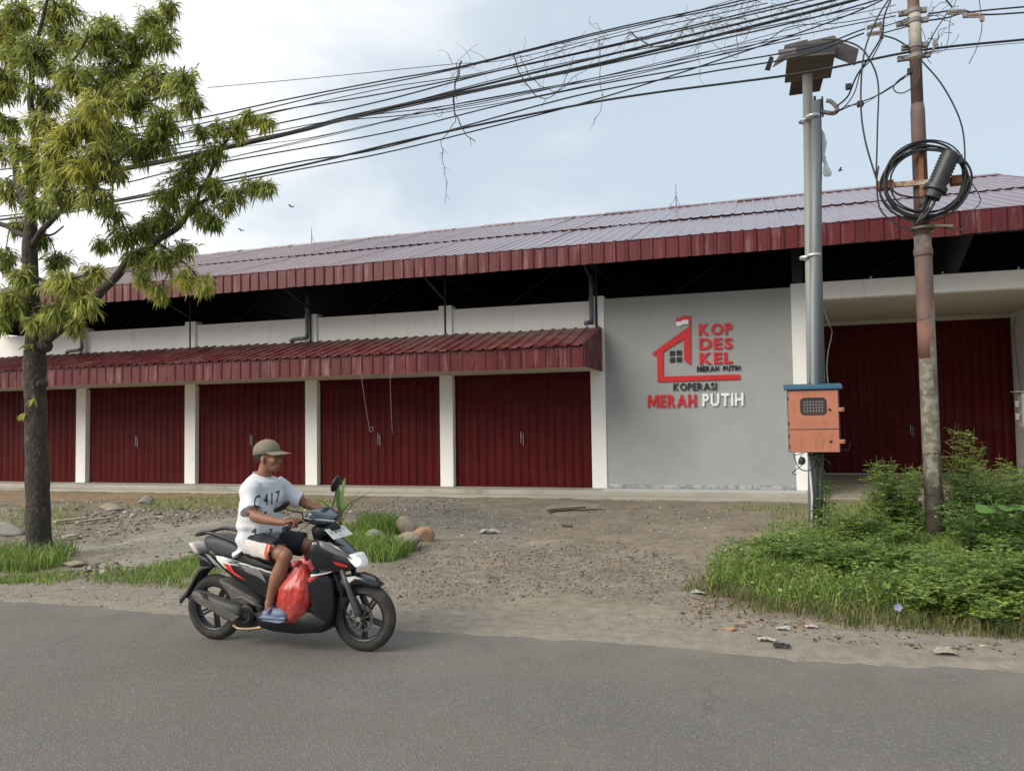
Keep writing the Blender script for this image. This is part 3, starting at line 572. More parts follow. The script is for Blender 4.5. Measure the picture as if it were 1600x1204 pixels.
# ------------------------------------------------------------------ meter cabinet
cabm=mat('faded_orange_paint',(.43,.155,.09),.6,var=.12,scale=3.5,col2=(.27,.105,.06),c2pos=.62,c2w=.10,c2scale=5,c2stretch=(2.5,1,.5)); navy=mat('navy_steel',(.02,.035,.075),.5); teal=mat('blue_hood_paint',(.03,.105,.17),.5,var=.1)
A0=at_y(1233.5,706,12.0); A1=at_y(1308.5,609,12.0); X0,X1,Z0,Z1=A0[0],A1[0],A0[2],A1[2]; zs=Z0+(Z1-Z0)*.368
ca=empty('meter_cabinet',((X0+X1)/2,12.1,Z0),'orange electricity meter cabinet with blue hood and barred round-cornered window on the twin poles','cabinet')
MB().box(X0-.005,X1+.022,12.0,12.17,Z0-.005,Z1+.01).build('cabinet_body',navy,ca,bevel=.006)
hd=MB(); hd.add([(X0-.05,11.93,Z1+.015),(X1+.06,11.93,Z1+.015),(X1+.06,12.2,Z1+.015),(X0-.05,12.2,Z1+.015),(X0-.05,11.93,Z1+.065),(X1+.06,11.93,Z1+.065),(X1+.06,12.2,Z1+.105),(X0-.05,12.2,Z1+.105)],[(3,2,1,0),(4,5,6,7),(0,1,5,4),(1,2,6,5),(2,3,7,6),(3,0,4,7)]); hd.build('hood',teal,ca,bevel=.006)
# upper door with a real opening
wx0,wx1=X0+(X1-X0)*.265,X0+(X1-X0)*.745; wz0,wz1=zs+(Z1-zs)*.40,zs+(Z1-zs)*.79; y0,y1=11.965,11.995
def rrect(x0,x1,z0,z1,r,n=5):
    o=[]
    for cx,cz,a in((x1-r,z1-r,0),(x0+r,z1-r,90),(x0+r,z0+r,180),(x1-r,z0+r,270)):
        for i in range(n+1): t=math.radians(a+90*i/n); o.append((cx+r*math.cos(t),cz+r*math.sin(t)))
    return o
def holed(outer,inner,ya,yb):
    n=len(inner); V=[(x,ya,z) for x,z in inner]+[(x,yb,z) for x,z in inner]
    o2=[]
    for x,z in inner:   # project to the outer rectangle
        cx,cz=(outer[0]+outer[1])/2,(outer[2]+outer[3])/2; i=len(o2)%n; q=i//(n//4); o2.append(((outer[1],outer[3]),(outer[0],outer[3]),(outer[0],outer[2]),(outer[1],outer[2]))[q])
    V+=[(x,ya,z) for x,z in o2]+[(x,yb,z) for x,z in o2]; Fc=[]
    for i in range(n):
        j=(i+1)%n; Fc+=[(i,j,n+j,n+i),(2*n+i,2*n+j,j,i),(n+i,n+j,3*n+j,3*n+i)]
        if o2[i]!=o2[j]: Fc.append((2*n+j,2*n+i,3*n+i,3*n+j))
    return MB().add(V,Fc)
UD=holed((X0,X1,zs+.006,Z1),rrect(wx0,wx1,wz0,wz1,.05),y0,y1).build('upper_door',cabm,ca)
holed((wx0-.015,wx1+.015,wz0-.015,wz1+.015),rrect(wx0+.012,wx1-.012,wz0+.012,wz1-.012,.04),y0-.006,y0-.001)
gk=MB(); o_=rrect(wx0-.016,wx1+.016,wz0-.016,wz1+.016,.06); i_=rrect(wx0+.008,wx1-.008,wz0+.008,wz1-.008,.045); n=len(o_)
gk.add([(x,y0-.008,z) for x,z in o_]+[(x,y0-.008,z) for x,z in i_]+[(x,y0+.002,z) for x,z in o_]+[(x,y0+.002,z) for x,z in i_],[f for i in range(n) for f in ((i,(i+1)%n,n+(i+1)%n,n+i),(2*n+i,2*n+(i+1)%n,(i+1)%n,i),(n+i,n+(i+1)%n,3*n+(i+1)%n,3*n+i))]); gk.build('window_gasket',mat('black_rubber',(.02,.02,.02),.6),UD)
MB().box(wx0,wx1,11.9965,11.9985,wz0,wz1).build('meter_glass',mat('dark_meter_glass',(.05,.035,.035),.12,var=.3,scale=20,coat=.6),UD)
gr_=MB()
for i in range(1,8): x=wx0+(wx1-wx0)*i/8; gr_.box(x-.003,x+.003,y0+.004,y0+.010,wz0,wz1)
for i in range(1,5): z=wz0+(wz1-wz0)*i/5; gr_.box(wx0,wx1,y0+.011,y0+.017,z-.003,z+.003)
gr_.build('window_grille',mat('grille_wire',(.25,.19,.17),.5),UD)
LD=MB().box(X0,X1,y0,y1,Z0,zs-.006).build('lower_door',cabm,ca,bevel=.003)
for par,zz in((UD,zs+(Z1-zs)*.5),(LD,Z0+(zs-Z0)*.46)):
    MB().lathe([(.0,-.012),(.016,-.01),(.02,0),(.02,.004)],(X0+(X1-X0)*.83,y0-.004,zz),'y',12).build('lock',mat('black_rubber',(.02,.02,.02),.6),par)
    t=MB(); t.box(X1-.01,X1+.075,y0-.012,y0-.004,zz-.028,zz+.028); t.build('hasp',cabm,ca,bevel=.004)
    MB().lathe([(0,-.004),(.012,-.004),(.012,.002)],(X1+.055,y0-.014,zz),'y',8).build('hasp_hole',navy,ca)
for zz in (zs+.085,Z1-.11,Z0+.08,zs-.09): MB().box(X0-.012,X0+.006,y0-.012,y0+.02,zz-.022,zz+.022).build('hinge',navy,ca)
# tangle below the cabinet
ct=MB(); random.seed(3)
for k in range(9):
    s=np.array([X0+.20+.03*k,12.12,Z0-.01]); pts=[s]
    for j in range(5): pts.append(pts[-1]+[random.uniform(-.09,.09),random.uniform(-.05,.05),random.uniform(-.12,.03)])
    ct.tube(smooth_pts(pts,4),.006,5)
ct.tube(smooth_pts([(X0+.06,12.1,Z0-.06),(X0+.12,12.05,Z0-.22),(X0+.22,12.05,Z0-.27),(X0+.33,12.08,Z0-.22),(X0+.38,12.1,Z0-.02)],6),.008,5)
ct.tube(smooth_pts([(X1+.02,12.1,Z0+.05),(X1+.12,12.1,Z0+.02),(X1+.16,12.1,Z0+.14)],6),.005,5)
ct.build('cable_tangle',cab,ca)['kind']='stuff'
t=MB(); t.ell((X0+.17,12.08,Z0-.13),(.05,.04,.06),8,6); t.box(X0+.12,X0+.2,12.05,12.12,Z0-.18,Z0-.12); t.build('cable_joint',cab,ca)
# ------------------------------------------------------------------ rusty pole
pb=at_z(1463,852); RX,RY=2.19,11.63
rp=empty('rusty_pole',(RX,RY,0),'rust brown steel pole with peeling poster patches, standing in the bushes at the right','utility pole')
MB().tube([(RX,RY,-.1),(RX-.005,RY,1.5),(RX-.01,RY,4.15)],[.112,.110,.105],20).build('pole_shaft',mat('pole_lower_paint',(.11,.082,.066),.8,var=.35,scale=6,bump=.004,bscale=25,col2=(.18,.16,.13),c2pos=.52,c2w=.07,c2scale=5,c2stretch=(1,1,.7)),rp,smooth=True)
MB().tube([(RX-.01,RY,3.0),(RX-.01,RY,3.02),(RX-.01,RY,3.86),(RX-.01,RY,3.9)],[.106,.108,.108,.104],20).build('pole_shaft',rusty,rp,smooth=True)
MB().tube([(RX-.01,RY,2.5),(RX-.01,RY,3.0)],[.1085,.1085],20).build('pole_shaft',mat('bare_rust_red',(.19,.085,.055),.8,var=.25,scale=8,col2=(.12,.08,.07),c2pos=.52,c2w=.1,c2scale=4),rp,smooth=True)
MB().tube([(RX-.01,RY,3.86),(RX-.01,RY,3.90),(RX-.01,RY,3.96),(RX-.01,RY,4.0)],[.108,.118,.118,.1],20).build('coupling_ring',rusty,rp,smooth=True)
MB().tube([(RX-.01,RY,4.0),(RX-.01,RY,5.85),(RX-.01,RY,5.95)],[.094,.090,.080],18).build('pole_shaft',rusty,rp,smooth=True)
MB().tube([(RX-.01,RY,5.9),(RX-.01,RY,8.6)],[.077,.074],16).build('pole_shaft',rusty,rp,smooth=True)
MB().tube([(RX-.005,RY,6.55),(RX-.005,RY,7.25)],[.081,.081],16).build('pole_sleeve',mat('cream_sleeve_paint',(.36,.35,.29),.6,var=.15,scale=5,col2=(.2,.12,.09),c2pos=.6,c2w=.08,c2scale=4),rp,smooth=True)
poster=mat('peeling_poster_paper',(.22,.205,.165),.9,var=.35,scale=14,bump=.003,bscale=40,col2=(.13,.12,.09),c2pos=.50,c2w=.05,c2scale=11)
for z0_,z1_,a0,a1 in ((2.02,2.42,-2.4,-1.25),(1.25,2.0,-2.6,-.7),(.80,1.22,-2.3,-1.1)):
    t=MB(); n=10; V=[]; rr=.117
    for i in range(n+1):
        a=a0+(a1-a0)*i/n
        for j in range(7):
            z=z0_+(z1_-z0_)*j/6; e=.03*mnoise.noise(Vector((i*.7,j*.9,z0_*5))); V.append((RX-.005+(rr+abs(e)*.25)*math.cos(a+e),RY+(rr+abs(e)*.25)*math.sin(a+e),z+e))
    t.add(V,[(i*7+j,(i+1)*7+j,(i+1)*7+j+1,i*7+j+1) for i in range(n) for j in range(6)]); t.build('poster_remnant',poster,rp,smooth=True)
for px_,py_,w_ in ((1432,18,.12),(1434,33,.15),(1434,72,.1),(1436,88,.16)):
    q=at_y(px_,py_,RY); t=MB(); t.lathe([(.078,-.03),(.094,-.03),(.094,.03),(.078,.03)],(RX-.008,RY,q[2]),'z',16); t.box(RX-.09-w_*.9,RX-.08,RY-.03,RY+.03,q[2]-.035,q[2]+.03); t.box(RX+.07,RX+.08+w_*.6,RY-.03,RY+.03,q[2]-.03,q[2]+.035); t.tube([(RX-.1-w_*.5,RY-.08,q[2]),(RX-.1-w_*.5,RY+.08,q[2])],.012,6)
    t.build('band_clamp',mat('grey_clamp_metal',(.2,.185,.17),.6),rp,bevel=.004)
# vertical strap, cross arm and cable coil
zt=at_y(1437,232,RY)[2]; zb=at_y(1437,352,RY)[2]; za=at_y(1437,287,RY)[2]
MB().box(RX-.045,RX+.012,RY-.135,RY-.10,zb,zt).build('coil_strap',rustg,rp,bevel=.004)
MB().box(RX-.03,RX+.03,RY-.142,RY-.136,zt-.1,zt).build('strap_hook',dark,rp)
l_=at_y(1370,291,RY-.12); r_=at_y(1512,280,RY-.12)
MB().bar(l_,r_,.05,.07).build('cross_arm',mat('flaking_arm_paint',(.40,.36,.29),.8,var=.2,scale=9,col2=(.28,.11,.05),c2pos=.5,c2w=.05,c2scale=7),rp,bevel=.004)
for q,sgn in((l_,1),(r_,-1)): MB().box(min(q[0],q[0]+sgn*.20),max(q[0],q[0]+sgn*.20),RY-.20,RY-.05,q[2]-.062,q[2]+.05).build('arm_end_bracket',rustg,rp,bevel=.006)
zr=at_y(1440,357,RY)[2]; t=MB(); t.lathe([(.108,-.018),(.16,-.018),(.16,.012),(.108,.012)],(RX,RY,zr),'z',18); t.bar((RX+.1,RY-.12,zr),(RX+.33,RY-.14,zr-.03),.05,.03); t.build('step_ring',mat('olive_ring_paint',(.17,.15,.10),.7,var=.2),rp)
cx,cz=RX-.0,za-.02
coil=MB(); random.seed(11)
for k in range(9):
    R1=.50+random.uniform(-.05,.05); R2=.46+random.uniform(-.05,.06); ox,oz=random.uniform(-.04,.04),random.uniform(-.06,.03); yy=RY-.16-.012*k; ph=random.uniform(0,6)
    pts=[(cx+ox+R1*math.cos(a)+.012*math.sin(3*a+ph),yy+.01*math.sin(2*a+ph),cz+oz+R2*math.sin(a)+.012*math.cos(2*a+ph)) for a in np.linspace(0,2*math.pi,40)]
    coil.tube(pts,random.choice((.010,.013,.015)),6)
coil.tube(smooth_pts([(l_[0]+.02,RY-.2,l_[2]+.25),(l_[0]-.01,RY-.2,l_[2]),(l_[0]+.03,RY-.2,cz-.35),(cx-.3,RY-.2,cz-.58),(cx-.05,RY-.2,cz-.66)],8),.011,6)
coil.tube(smooth_pts([(l_[0]+.15,RY-.18,l_[2]-.05),(cx-.3,RY-.2,cz-.16),(cx-.05,RY-.2,cz-.22),(cx+.2,RY-.2,cz-.2)],8),.013,6)
coil.tube(smooth_pts([(r_[0],RY-.15,r_[2]+.02),(r_[0]+.13,RY-.15,r_[2]-.3),(r_[0]-.02,RY-.15,cz-.5),(cx+.45,RY-.15,cz-.68),(cx+.15,RY-.1,cz-.6)],8),.007,5)
co=coil.build('cable_coil',cab,smooth=True); tag(co,'loose coil of black cable slung round the arms of the rusty pole','cable coil')
# splice closure
p0=Vector(at_y(1458,303,RY-.33)); p1=Vector(at_y(1487,237,RY-.33)); ax_=(p1-p0).normalized()
sc=empty('splice_closure',p0,'black ribbed cable joint canister leaning on the coil of the rusty pole','cable joint')
rings=[];rad=[]; Lc=(p1-p0).length
for i in range(25):
    s_=i/24; rings.append(p0+ax_*Lc*(.14+.86*s_)); rad.append((.112-.004*(i>20)+.009*math.cos(i*math.pi)) if i<23 else .112-.02*(i-22))
MB().tube(rings,rad,20).build('canister',mat('black_plastic',(.025,.028,.03),.45,var=.15),sc,smooth=True)
MB().tube([p0+ax_*.03,p0+ax_*.04,p0+ax_*.10,p0+ax_*.11],[.09,.145,.145,.09],20).build('clamp_ring',mat('black_plastic',(.025,.028,.03),.45,var=.15),sc,bevel=.004)
MB().tube([p0-ax_*.06,p0+ax_*.05],.105,16).build('canister_base',mat('black_plastic',(.025,.028,.03),.45,var=.15),sc)
sd_=ax_.cross(Vector((0,1,0))).normalized()
t=MB()
for o_,r__,ln in ((-.05,.018,.32),(0,.016,.36),(.06,.034,.22),(.03,.014,.4)): t.tube(smooth_pts([p0+sd_*o_,p0+sd_*o_-ax_*ln*.5,p0+sd_*(o_*.4)-ax_*ln+Vector((-.04,0,-.03))],5),r__,8)
t.tube([p0+sd_*.06-ax_*.05,p0+sd_*.07-ax_*.22],[.045,.03],10); t.build('cable_tails',cab,sc,smooth=True)
t=MB(); t.box(*[v for v in (p1.x+.05,p1.x+.12,p1.y-.02,p1.y+.02,p1.z-.16,p1.z-.06)]); t.build('latch',mat('black_plastic',(.025,.028,.03),.45,var=.15),sc)
# ------------------------------------------------------------------ cables
def cable(pts,r,label,group=None,n=8,m=cab,name='overhead_cable',cat='cable',k=6):
    P=[at_y(x,y,Y) for x,y,Y in pts]; o=MB().tube(smooth_pts(P,n),r*.85,k).build(name,m,smooth=True); return tag(o,label,cat,group)
G='overhead cables'
cable([(-60,352,9.6),(140,322,9.8),(450,263,10.3),(660,214,10.8),(950,156,11.2),(1250,115,11.5),(1430,80,11.6),(1600,62,12),(1700,52,12.3)],.019,'lowest thick overhead cable, passing in front of the twin poles',G)
cable([(-60,350,9.6),(140,327,9.8),(450,268,10.3),(600,239,10.8),(760,200,11),(950,150,11.2),(1180,75,11.5),(1330,22,11.6),(1420,-20,11.7)],.012,'overhead cable rising from the lowest one to cross the bundle',G)
cable([(-60,345,9.7),(150,318,9.9),(450,256,10.3),(600,231,10.8),(900,150,11.1),(1100,114,11.3),(1250,88,11.45),(1350,52,11.5)],.013,'twisted overhead cable ending at the white clamp',G)
cable([(200,285,9.9),(300,262,10.1),(600,208,10.8),(800,160,11),(1000,120,11.3),(1250,78,11.45),(1352,45,11.5)],.012,'overhead cable ending at the dark clamp beside the rusty pole',G)
cable([(-60,300,9.7),(190,266,9.9),(420,217,10.3),(540,186,10.6),(650,160,10.8),(900,108,11.1),(1250,23,11.5),(1420,-24,11.7)],.026,'thickest black overhead cable, lowest strand of the tight bundle',G)
cable([(-60,298,9.75),(190,262,9.95),(420,214,10.35),(540,183,10.6),(650,158,10.8),(900,98,11.1),(1250,14,11.5),(1400,-26,11.7)],.020,'overhead cable twisted around the thickest black one',G)
shared=[([(-60,296),(190,264),(540,188),(750,142),(950,100),(1250,33),(1400,-8)],.013),([(200,250),(440,213),(560,183),(700,165),(900,128),(1250,55),(1400,25)],.009),
 ([(-40,232),(200,222),(440,172),(600,146),(900,85),(1250,5),(1330,-16)],.012),([(-40,270),(200,240),(420,196),(600,157),(760,115),(950,72),(1250,0)],.013),
 ([(200,232),(300,207),(420,178),(600,138),(760,112),(950,60),(1200,5)],.008),([(200,202),(320,183),(450,155),(600,126),(720,104),(950,47),(1130,8),(1200,-12)],.013),
 ([(200,212),(320,192),(500,150),(600,131),(720,106),(950,50),(1150,8),(1240,-15)],.011),([(200,240),(320,226),(500,192),(560,186),(660,176),(850,140),(1000,112),(1250,60)],.009),
 ([(250,260),(350,234),(480,216),(600,190),(700,165),(1000,108),(1250,42),(1400,8)],.006),([(250,270),(370,244),(500,216),(650,179),(720,168),(820,148),(1100,82),(1250,52)],.006),
 ([(360,246),(520,209),(600,191),(800,158),(1000,115),(1180,70),(1235,42),(1320,35),(1425,14)],.007),([(200,255),(500,195),(760,128),(900,95),(1100,60),(1350,12)],.008)]
for P_,r in shared: cable([(x,y,9.9+(x-200)/700*1.0 if x<900 else 11.1+(x-900)/1000) for x,y in P_],r,'thin black overhead cable among the many crossing the sky above the roof','strands of the overhead cable bundle')
cable([(325,137,10.1),(500,121,10.5),(700,101,10.9),(800,92,11),(1000,42,11.2),(1180,-10,11.4)],.006,'topmost thin overhead wire, running nearly level to the treetop',G)
cable([(1380,52,11.5),(1405,45,11.55),(1425,40,11.6)],.010,'short dark cable between the clamps and the rusty pole')
cable([(1380,42,11.5),(1405,34,11.55),(1425,26,11.6)],.008,'short dark cable just above the other between clamps and rusty pole')
cable([(1445,33,11.62),(1480,28,11.7),(1510,20,11.7),(1600,11,12),(1700,5,12.4)],.013,'upper overhead cable leaving the rusty pole to the right')
cable([(1450,22,11.62),(1500,16,11.7),(1535,23,11.7),(1600,20,12),(1700,14,12.4)],.013,'middle overhead cable leaving the rusty pole to the right')
cable([(1445,82,11.62),(1520,74,11.8),(1560,70,12),(1600,67,12.2),(1700,60,12.5)],.005,'hair thin wire just below the lowest cable at the right')
cable([(1395,-10,11.3),(1370,30,11.35),(1350,85,11.4),(1345,160,11.45),(1352,220,11.45),(1372,288,11.45)],.014,'cable dropping in a long bow left of the rusty pole to its arm')
cable([(1285,62,12.0),(1312,63,11.8),(1340,72,11.5),(1358,92,11.4),(1372,130,11.45),(1371,200,11.45),(1369,275,11.45)],.014,'cable bowing down just inside the longer one to the pole arm')
cable([(1440,95,11.5),(1470,130,11.5),(1495,175,11.5),(1506,215,11.5),(1508,278,11.5)],.012,'cable curving down right of the rusty pole to its arm')
cable([(1378,55,11.5),(1400,62,11.55),(1425,77,11.6)],.012,'short cable sagging from the white clamp to the rusty pole')
cable([(1425,112,11.5),(1405,125,11.5),(1396,137,11.5),(1402,145,11.5),(1415,144,11.5),(1430,132,11.5),(1437,115,11.5),(1435,95,11.5)],.010,'small loop of cable hanging at the rusty pole')
cable([(1396,-10,11.4),(1382,25,11.4),(1378,55,11.45),(1358,90,11.6),(1338,120,11.8),(1325,150,12),(1308,166,12.2)],.014,'twisted service cable coming down to the twin poles')
cable([(1380,58,11.5),(1362,92,11.6),(1345,112,11.8),(1335,145,12),(1318,168,12.1),(1298,177,12.2)],.010,'thinner strand beside the service cable to the twin poles')
cable([(1422,112,11.55),(1395,135,11.7),(1365,152,11.9),(1330,165,12.1),(1306,176,12.2)],.011,'service cable between the rusty pole and the twin poles')
cable([(1420,118,11.6),(1380,143,11.8),(1350,162,11.9),(1322,166,12.1),(1306,178,12.2)],.006,'thin strand under the service cable between the poles')
cable([(1283,180,12.2),(1284,260,12.25),(1282,330,12.2),(1280,430,12.2)],.006,'thin black wire running down beside the twin poles')
cable([(1528,-10,11.5),(1532,15,11.5),(1534,45,11.5),(1526,75,11.5),(1514,100,11.5)],.006,'loose wire end curling down right of the rusty pole')
cable([(1497,-10,11.5),(1485,30,11.5),(1482,60,11.5),(1478,74,11.5)],.005,'thin loose wire end hanging above the lowest cable, right of the rusty pole')
cable([(1470,-10,11.5),(1488,12,11.55)],.012,'cable slanting into the long clamp from above')
cable([(1480,20,11.55),(1462,48,11.55),(1450,72,11.55),(1445,85,11.6)],.010,'cable from the long clamp down to the rusty pole')
for p,q_,r,mc,lb in (((1354,43),(1378,36),.03,'grey_clamp_metal','dark clamp on the cables left of the rusty pole'),((1354,53),(1378,50),.026,'grille_wire','pale clamp just below the dark one'),((1480,19),(1508,17),.03,'grey_clamp_metal','first half of the long clamp right of the rusty pole'),((1507,24),(1535,23),.028,'grille_wire','outer half of the long clamp right of the rusty pole'),((1458,80),(1462,62),.02,'grey_clamp_metal','small upright clamp on the lowest cable at the rusty pole')):
    a=Vector(at_y(*p,11.5)); b=Vector(at_y(*q_,11.5)); d=b-a; t=MB(); t.tube([a,a+d*.1,a+d*.15,a+d*.5,a+d*.85,a+d*.9,b],[r*.4,r,r*.75,r,r*.75,r,r*.4],8); t.bar(a+Vector((0,0,-r)),b+Vector((0,0,-r)),.02,.02); t.box(b.x-.03,b.x+.02,b.y-.02,b.y+.02,b.z-r-.06,b.z-r); tag(t.build('cable_clamp',MATS[mc]),lb,'clamp')
for p,lb in (((1424,112),'small black box clipped to the left of the rusty pole'),((1345,163),'black joint block in mid air between the poles'),((1327,136),'black joint block above the other one between the poles')):
    q=at_y(*p,11.6 if p[0]>1400 else 12.0); t=MB(); t.ell(q,(.05,.035,.04),8,6); t.box(q[0]-.05,q[0]+.03,q[1]-.03,q[1]+.03,q[2]-.035,q[2]+.045); tag(t.build('joint_block',cab,bevel=.006),lb,'cable joint')
# wire whiskers at the pole head
t=MB(); random.seed(5)
for k in range(22):
    s=at_y(1446+random.uniform(0,20),random.choice((70,84,24,84)),11.6); pts=[s]
    d=np.array([random.uniform(-.1,1),0,random.uniform(-.4,1)])
    for j in range(4): pts.append(pts[-1]+d*.07+np.array([random.uniform(-.05,.05),random.uniform(-.04,.04),random.uniform(-.06,.06)]))
    t.tube(smooth_pts(pts,3),.004,4)
tag(t.build('wire_ends',cab),'tangle of loose wire ends at the head of the rusty pole','wire',kind='stuff')
# dry creepers on the cables
twig=mat('dry_creeper_stem',(.075,.06,.05),.9)
def creeper(pts,r,lb,side=0,Y=11.05):
    P=[at_y(x,y,Y) for x,y in pts]; Q=smooth_pts(P,6); t=MB(); Q=[q+Vector((mnoise.noise(q*6),0,mnoise.noise(q*6+Vector((9,0,0)))))*.05 for q in Q]; t.tube(Q,[r*(1-.6*i/len(Q)) for i in range(len(Q))],5)
    for k in range(side):
        q=random.choice(Q); d=Vector((random.uniform(-1,1),random.uniform(-.3,.3),random.uniform(-1,.4))); t.tube([q,q+d*.06,q+d*.12+Vector((0,0,-.03))],[r*.5,r*.4,r*.2],4)
    return tag(t.build('dry_creeper',twig),lb,'creeper')
creeper([(722,98),(712,130),(708,160),(714,185),(722,205),(740,221)],.014,'thick bare creeper stem hanging from the cables, first from the left',6)
creeper([(715,100),(709,150),(710,190),(692,218),(690,240),(694,262),(697,290),(696,316)],.007,'longest thin creeper tail hanging left of the thick stem',16)
creeper([(938,62),(937,100),(938,140),(940,165),(934,182),(930,196)],.006,'thin creeper strand hanging from the cables at mid span',14)
creeper([(800,88),(812,112),(832,143),(850,153),(872,140),(888,110),(895,88)],.010,'looping creeper stem sagging under the cables',10)
creeper([(812,88),(826,115),(848,135),(868,142),(900,120),(930,95),(945,62)],.007,'second looping creeper, right of the first sagging loop',10)
creeper([(985,50),(1005,66),(1030,74),(1055,64),(1075,40),(1110,20)],.011,'dark creeper loop near the twin pole end of the cables',16)
creeper([(1150,55),(1148,90),(1094,60),(1093,110),(1095,132)],.005,'fine creeper tail below the tangled twigs',8)
creeper([(683,170),(692,172),(690,180),(678,178),(676,170)],.006,'little curl of wire hooked on the left cables')
t=MB(); random.seed(9)
for k in range(150):
    u=random.random()
    if k<90: x=random.gauss(1140,65); y=32-(x-1130)*.20+random.gauss(0,9)
    elif k<130: x=random.uniform(700,1000); y=104-(x-720)*.19+random.gauss(0,4)
    else: x=random.uniform(1180,1400); y=random.uniform(-5,30)
    q=Vector(at_y(x,y,11.1+random.uniform(-.15,.15))); pts=[q]; d=Vector((random.uniform(-1,1),random.uniform(-.4,.4),random.uniform(-.7,.5))).normalized()
    for j in range(random.randint(3,6)): d=(d+Vector((random.uniform(-.6,.6),random.uniform(-.3,.3),random.uniform(-.6,.5)))).normalized(); pts.append(pts[-1]+d*random.uniform(.05,.12))
    t.tube(pts,[.0035*(1-.5*i/len(pts)) for i in range(len(pts))],4)
tag(t.build('dead_twigs',twig),'tangled dead vine twigs caught along the upper cables','creeper',kind='stuff')
# birds
for p,Y,lb in (((455,323),26,'tiny swallow above the roof, right of the tree'),((377,360),28,'tiny swallow low over the roof near the tree'),((1313,266),24,'tiny swallow beside the twin poles')):
    q=at_y(*p,Y); t=MB(); t.ell(q,(.07,.025,.022),8,5)
    for s in(-1,1): t.add([q+[0,0,0],q+[.04,s*.1,.05],q+[-.02,s*.22,.02],q+[-.04,s*.08,.02],q+[0,0,.01],q+[.03,s*.1,.06]],[(0,1,2,3),(4,5,2,3)])
    tag(t.build('bird',dark),lb,'bird')
# ------------------------------------------------------------------ leaves
leafm=mat('leaf',(0,0,0),.5,var=.18,scale=3,attr='tint',trans=.45,spec=.35)
bladem=mat('grass_blade',(0,0,0),.6,var=.15,scale=3,attr='tint',trans=.35,spec=.25)
def leaves(P,Dd,Nn,L,Wd,droop=0.):
    """four-point folded leaves: base, left, tip, right (+ a curl point)"""
    P=np.asarray(P);Dd=Dd/np.linalg.norm(Dd,axis=1,keepdims=True); S=np.cross(Dd,Nn); S/=np.linalg.norm(S,axis=1,keepdims=True)+1e-9; U=np.cross(S,Dd)
    L=L[:,None];Wd=Wd[:,None]; mid=P+Dd*L*.42; tip=P+Dd*L*(1-.15*droop)-np.array([0,0,1])*L*droop*.35
    V=np.stack([P,mid+S*Wd-U*Wd*.25,tip,mid-S*Wd-U*Wd*.25,mid+U*Wd*.15],1).reshape(-1,3); n=len(P); b=np.arange(n)[:,None]*5
    F3=np.concatenate([b+[0,1,4],b+[1,2,4],b+[2,3,4],b+[3,0,4]],1).reshape(-1,3); return V,F3
def palette(n,cols,w,jit=.18):
    c=np.array(cols)[rng.choice(len(cols),n,p=np.array(w)/sum(w))]; return c*(1+jit*rng.standard_normal((n,1)))
DK,MD,LT,YL=(.13,.19,.05),(.27,.33,.08),(.41,.45,.11),(.58,.54,.13)
# ------------------------------------------------------------------ tree
TY=8.27
tree=empty('street_tree',(-9.29,TY,0),'tree with drooping narrow leaves and a dark mottled trunk at the left edge','tree')
bark=mat('mottled_bark',(.050,.041,.031),.95,var=.6,scale=14,bump=.03,bscale=22,col2=(.16,.15,.125),c2pos=.64,c2w=.05,c2scale=12,stretch=(1,1,.7))
def T(x,y,dy=0.): return Vector(at_y(x,y,TY+dy))
tk=[T(62,900),T(62,872),T(60,840),T(59,780),T(57,700),T(55,620),T(54,560),T(57,520),T(50,460),T(47,400),T(48,350),T(46,310)]
tr_r=[.20,.175,.158,.148,.14,.135,.142,.135,.10,.085,.082,.075]
q=smooth_pts(tk,6); rr=np.interp(np.linspace(0,len(tk)-1,len(q)),range(len(tk)),tr_r)
t=MB(); t.tube(q,list(rr),22)
for i,v in enumerate(t.v):
    p=Vector(v); c_=Vector((0,0,0)); k=mnoise.noise(Vector((p.x*9,p.y*9,p.z*4)))*.014+mnoise.noise(Vector((p.x*3,p.y*3,p.z*2.2)))*.016
    j=min(i//22,len(q)-1); d=(p-q[j]); 
    if d.length>1e-6: fl=.03*max(0,1-p.z/.3)**2*(1+.8*math.sin(3*math.atan2(d.y,d.x)+1)) ; t.v[i]=tuple(p+d.normalized()*(k+fl))
trunk=t.build('trunk',bark,tree,smooth=True)
for p_,r_k in ((T(40,515),.07),(T(72,540),.08),(T(66,600,-.1),.05)): MB().ell(p_,(r_k,.1,r_k*1.2),10,8).build('trunk_knot',bark,tree,smooth=True,sub=1)
